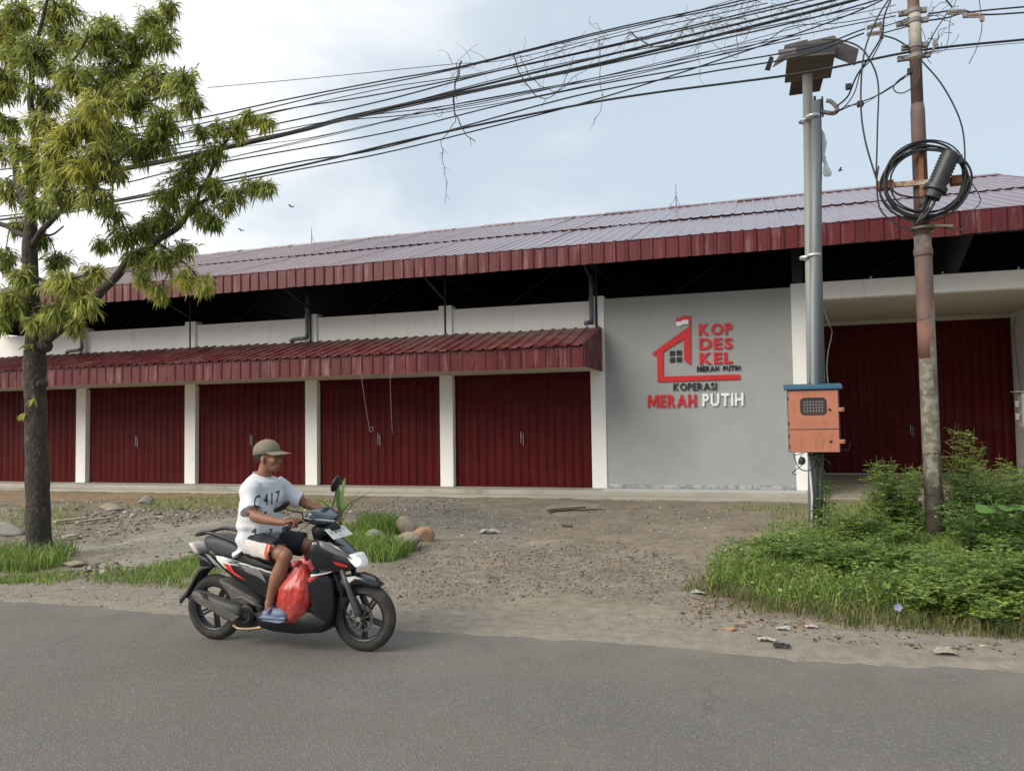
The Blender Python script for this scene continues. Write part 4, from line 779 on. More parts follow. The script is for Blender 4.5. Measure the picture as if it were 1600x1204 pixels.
limbs=[([T(62,545),T(85,520),T(125,492,.15),(T(160,455,.3)),T(205,405,.45),T(245,378,.55),T(282,352,.6),T(300,320,.65),T(325,280,.7),T(345,235,.7),T(362,205,.7)],.078,.012),
 ([T(245,378,.55),T(268,395,.5),T(290,415,.4),T(315,435,.4)],.025,.01),([T(300,320,.65),T(345,308,.6),T(385,295,.6),T(412,285,.6)],.028,.008),
 ([T(48,330),T(30,290,.1),T(22,240,.2),T(5,190,.3),T(-15,150,.3)],.07,.03),([T(46,312),T(56,250,-.1),T(52,190,-.2),T(48,130,-.2),T(60,60,-.2),T(75,0,-.2)],.065,.02),
 ([T(50,300),T(75,260,.2),T(110,210,.3),T(150,160,.4),T(190,120,.45),T(235,70,.5),T(268,28,.5)],.055,.012),([T(48,370),T(20,360,.1),T(-10,345,.2),T(-40,340,.3)],.04,.03),
 ([T(50,385),T(75,350,-.2),T(120,310,-.4),T(165,270,-.5),T(200,235,-.5)],.045,.012),([T(110,210,.3),T(160,185,.1),T(220,165,.0),T(280,140,.0)],.03,.01),([T(52,200,-.2),T(85,140,-.3),T(120,90,-.3),T(140,50,-.3)],.03,.01),
 ([T(46,430),T(75,440,-.3),T(105,440,-.5),T(135,430,-.5)],.03,.01),([T(46,440),T(30,450,-.2),T(10,470,-.3)],.03,.012),([T(50,360),T(80,370,.4),T(100,355,.5)],.02,.01),([T(200,405,.45),T(200,370,.5),T(190,345,.5)],.02,.008)]
SK=[]
for P_,r0,r1 in limbs:
    q=smooth_pts(P_,5); q=[v+Vector((mnoise.noise(v*3),mnoise.noise(v*3+Vector((7,0,0))),mnoise.noise(v*3+Vector((0,7,0)))))*.03 for v in q]; q[0]=P_[0]
    MB().tube(q,list(np.linspace(r0,r1,len(q))),10).build('limb',bark,tree,smooth=True); SK+=q
SK+= [v for v in smooth_pts(tk,4)][30:]
#  clusters: pixel x, y, radius px, depth offset, tone
CL=[(30,20,48,0,1),(95,15,50,.2,1),(150,62,48,.1,1),(60,85,55,-.2,0),(120,120,55,-.3,1),(195,92,48,.4,1),(236,28,34,.5,1),(262,8,22,.5,1),(258,60,30,.5,1),(285,128,38,0,1),(240,120,45,.2,1),(205,150,48,0,1),(250,185,46,.1,1),
(120,195,50,-.6,3),(150,165,45,-.7,3),(95,225,40,-.7,3),(160,245,48,-.5,2),(60,265,42,-.3,1),(8,120,42,0,1),(5,40,40,.2,1),(10,190,30,.2,1),(100,300,42,-.5,1),(145,300,40,-.5,1),(300,160,28,0,1),(215,225,46,0,0),(180,205,45,.2,0),(250,222,30,.1,0),
(60,320,34,-.2,0),(20,295,30,.2,1),(90,405,28,.4,0),(60,370,26,.3,0),(8,400,30,.2,0),(15,470,38,-.3,1),(5,505,20,-.3,1),(110,440,36,-.5,2),(135,470,34,-.4,2),(90,480,28,-.4,1),(120,505,20,-.3,1),(145,425,26,-.3,2),
(175,330,22,.5,0),(195,365,30,.5,0),(225,355,34,.6,0),(255,340,36,.6,0),(215,400,28,.5,0),(250,400,36,.5,1),(225,430,22,.4,2),(250,450,18,.4,2),(292,432,24,.4,3),(318,440,18,.4,3),(285,385,22,.5,1),(262,300,34,.65,1),(290,280,32,.65,1),(300,250,26,.7,1),(310,325,32,.6,1),
(335,235,24,.7,1),(315,205,16,.7,1),(368,200,22,.7,2),(392,180,18,.7,2),(415,187,14,.7,2),(345,200,14,.7,1),(335,290,26,.6,1),(365,300,22,.6,1),(395,288,20,.6,1),(418,290,14,.6,1),(335,345,18,.6,0),(355,318,16,.6,0),(175,260,30,-.2,1),(30,230,36,-.3,1),(70,150,40,-.1,0),(20,75,40,0,1),(-10,60,40,0,1),(-10,140,40,0,1),(-12,230,40,.1,1),(170,40,34,.2,1),(100,60,40,.2,1),(215,60,34,.4,1),(185,150,40,.1,1),(90,260,40,-.5,2),(70,190,40,-.4,2),(130,265,40,-.6,3),(40,430,26,-.3,1),(160,380,18,.5,1),(65,500,24,-.35,1),(90,440,28,-.4,1),(28,350,20,.2,0),(165,115,36,.2,0)]
TP=[];TD=[];TT=[];tw=MB()
for (cx,cy,rp_,dy,tone) in CL:
    c=T(cx,cy,dy); R=rp_/F*(TY+dy)*.98; s=min(SK,key=lambda v:(v-c).length)
    if (s-c).length>.12: tw.tube(smooth_pts([s,(s+c)/2+Vector((0,0,.04)),c],3),[.012,.010,.009]+[.008]*4,5)
    nt_=int(11+260*R*R*2.15)
    for k in range(nt_):
        d=Vector(rng.standard_normal(3)).normalized(); rad=R*(.35+.95*rng.random()**1.3); e=c+Vector((d.x*rad,d.y*rad*.95,d.z*rad*.85)); b=c+(e-c)*.25+Vector(rng.standard_normal(3))*.03
        e2=e+Vector((0,0,-.12*rad)); tw.tube([b,(b+e)/2+Vector((0,0,.03)),e2],[.005,.004,.002],3,cap=False)
        nl=int(11+rng.random()*7); dirn=(e2-b).normalized()
        for j in range(nl):
            u=.25+.75*j/nl; p=b+(e2-b)*u; lat=Vector(rng.standard_normal(3)); lat=(lat-dirn*lat.dot(dirn)).normalized()
            dd=dirn*.6+lat*.9+Vector((0,0,-.15-.85*rng.random())); TP.append(p[:]); TD.append(dd[:]); TT.append(tone)
TP=np.array(TP);TD=np.array(TD);TT=np.array(TT); n=len(TP); print('tree leaves',n)
NN=rng.standard_normal((n,3))*.5+[0,0,1]; Ls=.075+.135*rng.random(n); V,F3=leaves(TP,TD,NN,Ls,Ls*.066,droop=.75)
wts=[[3,4,2,.5],[1.2,3.4,3.6,1.8],[.4,2,4,3.4],[.2,1,3.2,6]]; C=np.zeros((n,3))
for k in range(4):
    s=TT==k; C[s]=palette(s.sum(),(DK,MD,LT,YL),wts[k])
fastmesh('foliage',V,F3,3,leafm,tree,color=np.repeat(np.clip(C,.005,1),5,0))['kind']='stuff'
tw.build('twigs',mat('twig_bark',(.07,.055,.035),.9),tree)['kind']='stuff'
# sprigs on the bark
for (x,y,r_,lb) in ((30,655,20,1),(44,632,10,1),(38,548,15,1)):
    P_=[];Dv=[]; c=T(x+12,y-8,-.12)
    for k in range(26 if r_>12 else 12): a=rng.random()*6.28; P_.append((c+Vector((-rng.random()*.06,0,rng.random()*.03)))[:]); Dv.append((math.cos(a)*.9-.5,math.sin(a)*.6-.3,-.5-rng.random()*.6+.5*(y<600)))
    P_=np.array(P_);Dv=np.array(Dv);L_=.09+.07*rng.random(len(P_)); V,F3=leaves(P_,Dv,rng.standard_normal((len(P_),3))+[0,0,1],L_,L_*.1,.6)
    fastmesh('trunk_sprig',V,F3,3,leafm,tree,color=np.repeat(palette(len(P_),(MD,LT,YL),(2,4,3)),5,0))
# ------------------------------------------------------------------ stones, litter and debris
STC=[(.23,.21,.185),(.17,.155,.135),(.33,.31,.275),(.24,.20,.15)]
stone=mat('stone_chip',(0,0,0),.9,var=.2,scale=30,attr='tint',spec=.2)
def icos():
    b=bmesh.new(); bmesh.ops.create_icosphere(b,subdivisions=1,radius=1); V=np.array([v.co[:] for v in b.verts]); Fc=np.array([[v.index for v in f.verts] for f in b.faces]); b.free(); return V,Fc
IV,IF=icos()
def scatter_stones(name,X,Y,S,label,flat=.55,cols=STC,w=(4,3,2,2)):
    n=len(X); Z=zground(X,Y); V=np.repeat(IV[None],n,0)*(1+.28*rng.standard_normal((n,12,1)))
    V*=(S[:,None,None]*np.stack([np.ones(n),.6+.5*rng.random(n),flat*(.6+.6*rng.random(n))],1)[:,None,:]); a=rng.random(n)*6.28; ca,sa=np.cos(a)[:,None],np.sin(a)[:,None]
    x=V[...,0]*ca-V[...,1]*sa; y=V[...,0]*sa+V[...,1]*ca; z=V[...,2]
    V=np.stack([x+X[:,None],y+Y[:,None],z+(Z+S*flat*.05)[:,None]],2).reshape(-1,3)
    Fc=(IF[None]+np.arange(n)[:,None,None]*12).reshape(-1,3)
    o=fastmesh(name,V,Fc,3,stone,color=np.repeat(np.clip(palette(n,cols,w,.15),.02,1),12,0)); return tag(o,label,name.replace('_',' '),kind='stuff')
def pts_in(poly,n): 
    P=np.array(poly); lo,hi=P.min(0),P.max(0); out=np.zeros((0,2))
    while len(out)<n:
        c=lo+(hi-lo)*rng.random((n*2,2)); out=np.vstack([out,c[inpoly(c[:,0]+fbm(c[:,0],c[:,1],1.3,4,8)*.55+.12*rng.standard_normal(len(c)),c[:,1]+fbm(c[:,0],c[:,1],1.3,4,18)*.45+.12*rng.standard_normal(len(c)),P.tolist())]])
    return out[:n]
for i,(n,smin,smax) in enumerate(((7500,.004,.019),(4200,.006,.022),(4200,.006,.034),(2600,.008,.036))):
    p=pts_in(GRAVEL[i],n); s=smin+(smax-smin)*rng.random(n)**4
    scatter_stones('gravel',p[:,0],p[:,1],s,('brown grit and gravel across the middle of the lot','grey gravel heap spread near the terrace','long band of broken rubble before the maroon doors','rubble strip behind the tree')[i],cols=([(.19,.165,.135),(.25,.215,.17),(.14,.12,.10),(.32,.29,.25)],[(.24,.24,.23),(.31,.31,.30),(.16,.16,.16),(.21,.19,.17)],STC,STC)[i])
p=pts_in(gp((-60,925),(0,905),(300,915),(640,935),(1100,960),(1600,1030),(1700,1045),(1700,1030),(1200,985),(800,955),(620,965),(-60,935)),1500); scatter_stones('verge_grit',p[:,0],p[:,1],.004+.014*rng.random(1500)**4,'fine grit along the dusty road verge')
p=pts_in(gp((-40,780),(1240,782),(1300,840),(1100,900),(700,960),(-40,900)),5200); scatter_stones('scattered_pebbles',p[:,0],p[:,1],.005+.024*rng.random(5200)**4,'pebbles thinly scattered over the dirt lot')
RB_=[gp((-40,792),(330,775),(520,780),(560,800),(330,812),(130,815),(-40,850)),gp((130,800),(340,796),(340,812),(160,840),(90,845)),gp((60,905),(140,880),(220,890),(150,905))]
for i,(n_,l_) in enumerate(((900,'broken rubble pieces strewn below the terrace at the left'),(420,'coarser rubble edging the cement pad'),(120,'crumbled pieces at the front corner of the cement pad'))):
    p=pts_in(RB_[i],n_); scatter_stones('rubble',p[:,0],p[:,1],.02+.055*rng.random(n_)**3.5,l_,flat=.5,cols=[(.27,.24,.19),(.17,.15,.12),(.36,.33,.27),(.24,.18,.11)],w=(3,3,2,2))
p=pts_in(gp((560,800),(1150,790),(1100,830),(700,860),(560,830)),500); scatter_stones('rubble',p[:,0],p[:,1],.012+.035*rng.random(500)**4,'small broken stones over the back of the lot')
# litter: curled leaves, bark chips
def litter(name,P,s0,s1,cols,w,label,lift=.008):
    n=len(P); Z=zground(P[:,0],P[:,1]); a=rng.random(n)*6.28; D_=np.stack([np.cos(a),np.sin(a),.15*rng.standard_normal(n)],1); L=s0+(s1-s0)*rng.random(n)**2
    V,F3=leaves(np.stack([P[:,0],P[:,1],Z+lift],1),D_,rng.standard_normal((n,3))*.35+[0,0,1],L,L*(.10+.22*rng.random(n)),.1)
    return tag(fastmesh(name,V,F3,3,mat('litter',(0,0,0),.85,attr='tint',spec=.2),color=np.repeat(np.clip(palette(n,cols,w,.2),.01,1),5,0)),label,name.replace('_',' '),kind='stuff')
LC=[(.13,.075,.045),(.20,.12,.06),(.08,.055,.04),(.33,.27,.18),(.16,.06,.045)]
litter('leaf_litter',pts_in(gp((570,935),(700,870),(1000,850),(1130,880),(1150,960),(900,930)),2300),.015,.065,LC,(4,3,4,1.5,2),'reddish brown chips and dead leaves across the middle of the lot')
litter('leaf_litter',pts_in(gp((-40,870),(-40,780),(1250,785),(1250,850),(600,860),(300,905)),2600),.015,.06,LC,(4,3,4,2,1),'dead leaves sprinkled over the back of the lot')
litter('leaf_litter',pts_in(gp((1080,930),(1250,985),(1500,1010),(1600,1010),(1600,1030),(1200,1000),(1060,960)),420),.02,.07,LC,(3,3,3,3,2),'dry leaves along the front edge of the weeds')
litter('leaf_litter',pts_in(gp((150,860),(440,820),(440,860),(260,885)),260),.03,.07,[(.05,.045,.035),(.09,.07,.05)],(3,1),'dark fallen leaves on the cement pad',.012)
def rock(c,r,m,lb,sq=(1,.8,.7),seed=0,name='boulder',cat='rock'):
    b=bmesh.new(); bmesh.ops.create_icosphere(b,subdivisions=3,radius=1); rs=Vector((seed*3.1,seed*1.7,0))
    for v in b.verts:
        k=1+.35*mnoise.noise(v.co*1.1+rs)+.12*mnoise.noise(v.co*3.3+rs); p=v.co*k
        for j in range(9):
            d=Vector((math.sin(seed*5+j*2.1),math.cos(seed*3+j*1.3),math.sin(j*1.9+seed)*.8)).normalized(); e=p.dot(d)-.66-.08*math.sin(j*7+seed)
            if e>0: p-=d*e*.92
        v.co=Vector((p.x*r*sq[0],p.y*r*sq[1],p.z*r*sq[2]))
    t=MB(); t.add([Vector(c)+v.co+Vector((0,0,r*sq[2]*.55)) for v in b.verts],[[v.index for v in f.verts] for f in b.faces]); b.free()
    return tag(t.build(name,m,smooth=True),lb,cat)
rg=mat('grey_rock',(.24,.22,.19),.9,var=.25,scale=7,bump=.01,bscale=18,col2=(.15,.13,.10),c2pos=.6,c2w=.08,c2scale=6)
rt_=mat('tan_rock',(.28,.225,.165),.9,var=.2,scale=7,bump=.008,bscale=18,col2=(.36,.32,.26),c2pos=.6,c2w=.08,c2scale=5)
ro=mat('orange_brown_rock',(.34,.20,.12),.85,var=.2,scale=7,bump=.006,bscale=18,col2=(.42,.32,.22),c2pos=.6,c2w=.08,c2scale=5)
def gz_(x,y): p=at_z(x,y,.02); return (p[0],p[1],float(zground(p[0],p[1])))
rock(gz_(589,852),.24,rg,'grey pointed rock, leftmost of the rocks beside the scooter',(1.15,.8,.62),1)
rock(gz_(631,858),.22,rt_,'low tan rock between the grey and the orange ones',(1.1,.9,.7),2)
rock(gz_(634,835),.19,rt_,'upright tan rock at the back of the rock group',(.95,.8,1.0),3)
rock(gz_(660,847),.20,ro,'smooth orange brown rock, rightmost of the group',(1.1,.85,.75),4)
rock(gz_(229,788),.19,rg,'pale grey lump of rock in the grass strip left of the rider',(1.1,.8,.6),5)
rock(gz_(175,797),.22,rt_,'brownish half buried rock in the rubble left of the rider',(1.3,.8,.45),6)
rock(gz_(115,886),.12,rt_,'flat pale stone lying right of the tree foot',(1.5,.9,.45),7)
rock(gz_(8,835),.3,rg,'broken pale concrete lump at the left picture edge',(1.3,.8,.5),8)
rock(gz_(1305,996),.035,rg,'small pale stone on the verge below the weeds',(1,.8,.7),9)
rock(gz_(1140,985),.05,ro,'reddish stone near the lower left of the weeds',(1.2,.8,.4),10)
plank=mat('weathered_plank',(.36,.31,.24),.85,var=.2,scale=6,stretch=(.5,4,1))
for (a,b,w,lb) in (((85,822),(135,816),.12,'pale weathered plank just right of the tree trunk'),((120,823),(175,815),.09,'second pale plank crossing beside the first'),((100,843),(118,840),.14,'short pale board stub right of the trunk'),((855,801),(915,799),.10,'dark weathered board lying before the brightest door')):
    p=Vector(gz_(*a)); q=Vector(gz_(*b)); p.z+=.05; q.z+=.07; tag(MB().bar(p,q,w,.035).build('plank',plank if 'dark' not in lb else mat('dark_board',(.10,.075,.055),.9,var=.3),bevel=.004),lb,'plank')
t=MB(); p=Vector(gz_(855,801)); q=Vector(gz_(935,797)); t.bar(p+Vector((0,.05,.10)),q+Vector((0,.08,.09)),.13,.015); tag(t.build('palm_husk',mat('pale_husk',(.36,.30,.22),.9,var=.3)),'pale curled husk lying over the dark board','husk')
t=MB(); p=Vector(gz_(884,822)); t.bar(p+Vector((-.06,0,.03)),p+Vector((.1,0,.02)),.07,.03); tag(t.build('wood_chip',mat('dark_board',(.10,.075,.055),.9)),'small dark wood chip in the middle of the lot','wood')
def scrap(x,y,s,m,lb,name='litter_scrap',cat='litter'):
    c=Vector(gz_(x,y)); t=MB(); n=9; rs=random.random()*50; V=[]
    for i in range(n):
        for j in range(n): u,v=i/(n-1)-.5,j/(n-1)-.5; d=mnoise.noise(Vector((u*3+rs,v*3,0))); V.append(c+Vector((u*s*2*(1+.3*d),v*s*1.3*(1+.4*mnoise.noise(Vector((v*4,rs,0)))),.01+s*.35*abs(d)+s*.2*(1-4*u*u))))
    t.add(V,[(i*n+j,(i+1)*n+j,(i+1)*n+j+1,i*n+j+1) for i in range(n-1) for j in range(n-1)]); return tag(t.build(name,m,smooth=True),lb,cat)
pw=mat('dirty_white_plastic',(.42,.40,.37),.5,var=.2,scale=20); 
scrap(766,832,.16,pw,'crumpled whitish plastic sheet on the gravel in mid lot','plastic_scrap','plastic'); scrap(590,921,.05,pw,'small pale wrapper by the front wheel of the scooter')
scrap(1091,927,.07,pw,'white scrap left of the weeds'); scrap(1224,985,.05,pw,'pale stone-like scrap below the weeds'); scrap(1268,982,.045,mat('pink_wrapper',(.55,.2,.25),.5,col2=(.7,.65,.62),c2pos=.5,c2w=.03,c2scale=20),'pink and white wrapper below the weeds')
scrap(1478,1022,.075,mat('beige_rag',(.33,.28,.22),.8,var=.2),'beige crumpled scrap on the verge at the right'); scrap(1222,1012,.06,mat('black_rag',(.02,.02,.022),.7),'black rag on the verge below the weeds'); scrap(1198,1002,.06,pw,'grey white scrap beside the black rag')
scrap(296,884,.06,mat('orange_wrapper',(.6,.16,.06),.5,col2=(.7,.7,.68),c2pos=.52,c2w=.03,c2scale=9),'orange and white wrapper in the grass behind the rear mudguard'); scrap(1298,740,.12,pw,'white scrap on the porch floor left side')
scrap(1400,752,.2,pw,'crumpled pale sheet on the porch floor')
# ------------------------------------------------------------------ grass
def grass(name,P,hmin,hmax,w,cols,wt,label,lean=.55,seg=2,parent=None,Zadd=0.):
    n=len(P); h=hmin+(hmax-hmin)*rng.random(n)**1.4; a=rng.random(n)*6.28; ln=lean*(.3+rng.random(n)); Z=zground(P[:,0],P[:,1])-.01+Zadd
    dx,dy=np.cos(a)*ln*h,np.sin(a)*ln*h; b=rng.random(n)*6.28; sx,sy=np.cos(b)*w*.5*(.6+.8*rng.random(n)),np.sin(b)*w*.5; B=np.stack([P[:,0],P[:,1],Z],1)
    M1=B+np.stack([dx*.35,dy*.35,h*.6],1); T_=B+np.stack([dx*1.25,dy*1.25,h*(.98-.25*ln)],1); S=np.stack([sx,sy,0*sx],1)
    V=np.stack([B-S,B+S,M1-S*.8,M1+S*.8,T_],1).reshape(-1,3); k=np.arange(n)[:,None]*5; F3=np.concatenate([k+[0,1,3],k+[0,3,2],k+[2,3,4]],1).reshape(-1,3)
    col=np.repeat(np.clip(palette(n,cols,wt,.2),.01,1),5,0)
    o=fastmesh(name,V,F3,3,bladem,parent,color=col)
    return tag(o,label,'grass' if parent is None else None,kind='stuff')
GC=[(.10,.18,.04),(.18,.28,.06),(.28,.36,.09),(.37,.35,.14)]
BIG=gp((1105,905),(1160,880),(1240,850),(1330,832),(1420,815),(1640,800),(1660,985),(1500,975),(1380,950),(1250,960),(1170,930))
P=pts_in(BIG,34000); f=fbm(P[:,0],P[:,1],1.1,3,91); P=P[f>-.62]
grass('grass_mound',P,.06,.33,.010,GC,(3,5,4,.8),'dense bright grass mound around the poles at the right',lean=.8)
edge=gp((1095,905),(1160,935),(1250,962),(1380,952),(1500,978),(1660,992),(1660,1010),(1480,992),(1250,972),(1130,950),(1075,915))
grass('grass_fringe',pts_in(edge,3300),.03,.17,.009,[(.12,.16,.045),(.2,.19,.07),(.27,.22,.11),(.08,.12,.03)],(3,3,2,3),'low yellowing grass fringe along the front of the weeds')
grass('sparse_grass',pts_in(gp((1180,850),(1240,800),(1290,788),(1420,790),(1400,830),(1260,858)),2600),.05,.22,.010,GC,(2,4,3,3),'thin grass between the weeds and the porch')
grass('sparse_grass',pts_in(gp((1130,792),(1250,786),(1250,802),(1120,802)),900),.03,.09,.008,GC,(1,3,3,3),'faint grass patch before the grey wall')
grass('sparse_grass',pts_in(gp((190,796),(240,782),(400,779),(520,785),(540,798),(380,797),(250,802)),3000),.04,.16,.010,GC,(1,3,4,3),'grass strip along the terrace left of the rider')
grass('sparse_grass',pts_in(gp((0,800),(110,790),(120,830),(0,835)),1200),.04,.16,.010,GC,(1,3,3,4),'thin weeds on the clay behind the tree')
grass('tree_foot_grass',pts_in(gp((-60,895),(-60,870),(20,872),(95,862),(90,890),(40,900)),3200),.08,.34,.011,GC,(3,5,3,1),'tuft of tall grass around the foot of the tree')
grass('verge_grass',pts_in(gp((-60,912),(20,898),(110,898),(100,912)),1500),.03,.10,.009,GC,(2,4,3,3),'low grass on the verge below the tree')
grass('verge_grass',pts_in(gp((125,915),(150,893),(215,900),(300,880),(320,900),(300,920),(200,917)),1300),.04,.16,.010,GC,(3,5,3,1),'low grass strip beside the road behind the scooter')
grass('verge_grass',pts_in(gp((200,897),(260,880),(330,868),(330,885),(260,895)),1400),.03,.12,.009,GC,(2,5,3,1),'creeping green weeds at the front of the cement pad')
grass('rock_grass',pts_in(gp((540,880),(530,845),(560,835),(610,855),(640,868),(600,885)),3800),.12,.34,.011,GC,(3,5,4,.3),'bright grass in front of the boulders beside the scooter')
grass('rock_grass',pts_in(gp((560,835),(580,818),(615,826),(600,846)),1700),.15,.40,.012,GC,(4,5,3,.2),'darker grass tuft behind the grey rock')
# broad-leaved weeds through the mound
def weeds(name,poly,n,h0,h1,l0,l1,cols,wt,label):
    P=pts_in(poly,n); f=fbm(P[:,0],P[:,1],1.6,3,191); P=P[f>-.25]; n=len(P); h=(h0+(h1-h0)*rng.random(n))*(.7+.6*np.clip(fbm(P[:,0],P[:,1],.9,2,77),-.5,1)); a=rng.random(n)*6.28; el=.1+.9*rng.random(n); D_=np.stack([np.cos(a)*np.cos(el),np.sin(a)*np.cos(el),np.sin(el)*.6],1); L=l0+(l1-l0)*rng.random(n)
    V,F3=leaves(np.stack([P[:,0],P[:,1],zground(P[:,0],P[:,1])+h],1),D_,rng.standard_normal((n,3))*.5+[0,0,1],L,L*(.22+.16*rng.random(n)),.3)
    return tag(fastmesh(name,V,F3,3,leafm,color=np.repeat(np.clip(palette(n,cols,wt,.2),.01,1),5,0)),label,'weeds',kind='stuff')
weeds('weed_leaves',BIG,26000,.03,.36,.02,.06,GC,(3,5,4,.7),'small leaved weeds mixed through the grass mound')
weeds('weed_leaves',gp((1290,900),(1420,850),(1640,840),(1660,985),(1500,975),(1350,945)),13000,.04,.30,.02,.075,[(.08,.15,.04),(.16,.26,.055),(.27,.36,.08),(.38,.38,.12)],(2,5,3,.7),'taller leafy weeds in front of the rusty pole')
weeds('weed_leaves',gp((125,915),(150,893),(215,900),(300,880),(320,900),(300,920),(200,917)),1500,.01,.10,.015,.04,GC,(3,5,4,1),'small weeds among the grass behind the scooter')
# corn plant
def strap(c,azim,h,reach,w,m_col,n=9,up=.8):
    V=[];Fc=[]; d=Vector((math.cos(azim),math.sin(azim),0)); s=Vector((-d.y,d.x,0)); c=Vector(c)
    for i in range(n):
        u=i/(n-1); p=c+d*reach*u**1.3+Vector((0,0,h*(1.75*u-up*u*u*1.0))); ww=w*(math.sin(math.pi*min(.12+u*.88,1))**.7); V+=[p-s*ww+Vector((0,0,ww*.35)),p,p+s*ww+Vector((0,0,ww*.35))]
    for i in range(n-1):
        for k in range(2): Fc.append((3*i+k,3*i+k+1,3*i+k+4,3*i+k+3))
    return V,Fc
def leafy(name,c,label,cat,specs,m,stemr=.012,stemh=.4):
    r=empty(name,c,label,cat); MB().tube([Vector(c),Vector(c)+Vector((.01,0,stemh*.5)),Vector(c)+Vector((0,.01,stemh))],[stemr,stemr*.9,stemr*.5],7).build('stem',m,r)
    for az,z0,h,re,w in specs: V,Fc=strap(Vector(c)+Vector((0,0,z0)),az,h,re,w,None); MB().add(V,Fc).build('leaf_blade',m,r,smooth=True)
    return r
cornm=mat('corn_leaf',(.12,.21,.045),.5,var=.15,scale=5,trans=.35)
cc=gz_(532,840); leafy('corn_plant',cc,'young corn plant with strap leaves behind the scooter handlebar','plant',[(2.6,.15,.75,.18,.045),(.25,.1,.62,.55,.035),(.6,.2,.5,.35,.03),(3.4,.1,.5,.4,.03),(5.2,.12,.4,.35,.03),(1.5,.2,.72,.15,.035),(-.2,.3,.35,.6,.03)],cornm,.014,.4)
# ------------------------------------------------------------------ shrubs
def pinnate(c,h,rad,nst,label,cols,wt,name='shrub',lean=(0,0),fr=18,lf=.046,seed=0):
    nst=int(nst*1.25)
    r_=empty(name,c,label,'shrub'); c=Vector(c); random.seed(100+seed); st=MB(); PP=[];DD=[];NV=[]
    for s in range(nst):
        a=random.random()*6.28; rr=rad*math.sqrt(random.random()); top=c+Vector((math.cos(a)*rr+lean[0],math.sin(a)*rr+lean[1],h*random.uniform(.45,1.08)*(1-.15*(rr/rad)))); b=c+Vector((math.cos(a)*rr*.25,math.sin(a)*rr*.25,0)); top=top+Vector((random.gauss(0,.10),random.gauss(0,.10),0)); q=smooth_pts([b,(b+top)/2+Vector((random.uniform(-.12,.12),random.uniform(-.12,.12),.08)),top],6); st.tube(q,list(np.linspace(.008,.003,len(q))),4,cap=False)
        for k in range(fr):
            u=.22+.78*k/fr; i=min(int(u*(len(q)-1)),len(q)-1); o=q[i]; az=k*2.4+s; el=random.uniform(-.1,1.05); d=Vector((math.cos(az)*math.cos(el),math.sin(az)*math.cos(el),math.sin(el))); Lf=random.uniform(.10,.27)*(1.15-.45*u); m_=6
            for j in range(m_):
                p=o+d*Lf*(j+1)/m_+Vector((0,0,-.25*Lf*((j+1)/m_)**2)); sd=d.cross(Vector((0,0,1))).normalized()
                for sg in(-1,1): PP.append(p[:]); DD.append((sd*sg+d*.45+Vector((0,0,-.1)))[:]); NV.append((random.gauss(0,.3),random.gauss(0,.3),1))
    PP=np.array(PP);DD=np.array(DD);NV=np.array(NV); n=len(PP); L_=lf*(.45+1.0*rng.random(n)); V,F3=leaves(PP,DD,NV,L_,L_*.24,.1)
    st.build('stems',mat('green_stem',(.10,.10,.045),.8),r_)['kind']='stuff'; fastmesh('foliage',V,F3,3,leafm,r_,color=np.repeat(np.clip(palette(n,cols,wt,.15),.01,1),5,0))['kind']='stuff'
    return r_
S_=[(.08,.15,.04),(.17,.28,.06),(.29,.39,.09),(.42,.44,.12)]
pinnate(gz_(1402,848),1.2,.42,40,'feathery leaved shrub left of the rusty pole',S_,(2,4,3,.4),seed=1)
pinnate(gz_(1365,868),.62,.42,26,'low feathery shrub in front of the left one by the rusty pole',S_,(2,4,3,.4),seed=2)
pinnate((2.66,11.95,.02),1.65,.26,18,'tallest shrub with pale layered fronds right behind the rusty pole',S_,(0,2,5,2.5),lean=(.02,0),fr=20,lf=.042,seed=3)
pinnate(gz_(1535,855),1.1,.5,50,'dense dark green bush right of the rusty pole',S_,(6,3,.6,0),seed=4,lf=.045)
pinnate(gz_(1570,895),.8,.6,40,'dark bush low at the right edge of the weeds',S_,(5,4,1,.1),seed=5,lf=.045)
pinnate(gz_(1440,918),.26,.5,26,'spreading weed bush in front of the rusty pole',S_,(2,5,3,.8),seed=6)
pinnate(gz_(1590,950),.55,.7,44,'leafy weed bush in the lower right corner of the weeds',S_,(2,5,3,.5),seed=7)
pinnate(gz_(1330,900),.40,.8,44,'low herb cushion in the middle of the grass mound',S_,(3,5,2,.2),seed=8)
pinnate(gz_(1230,885),.30,.7,26,'small flat herb patch at the left of the grass mound',S_,(2,5,3,.4),seed=9)
pinnate(gz_(1490,960),.34,.7,34,'front herb patch spilling towards the road',S_,(2,4,4,1),seed=10)
pinnate(gz_(1570,835),1.15,.5,34,'loose yellowish shrub before the right end of the porch',S_,(0,2,4,3.5),seed=11)
pinnate(gz_(1625,850),1.2,.6,34,'shrub cut by the right picture edge',S_,(1,3,4,1),seed=12)
pinnate((.86,12.25,.02),1.0,.07,7,'creeper leaves climbing the foot of the twin poles',S_,(2,5,2,0),name='creeper_plant',seed=13,fr=9)
bl=mat('broad_leaf',(.11,.24,.04),.45,var=.12,scale=4,trans=.35)
bp=empty('broad_leaf_plant',gz_(1580,860),'broad bright green leaves at the right picture edge','plant')
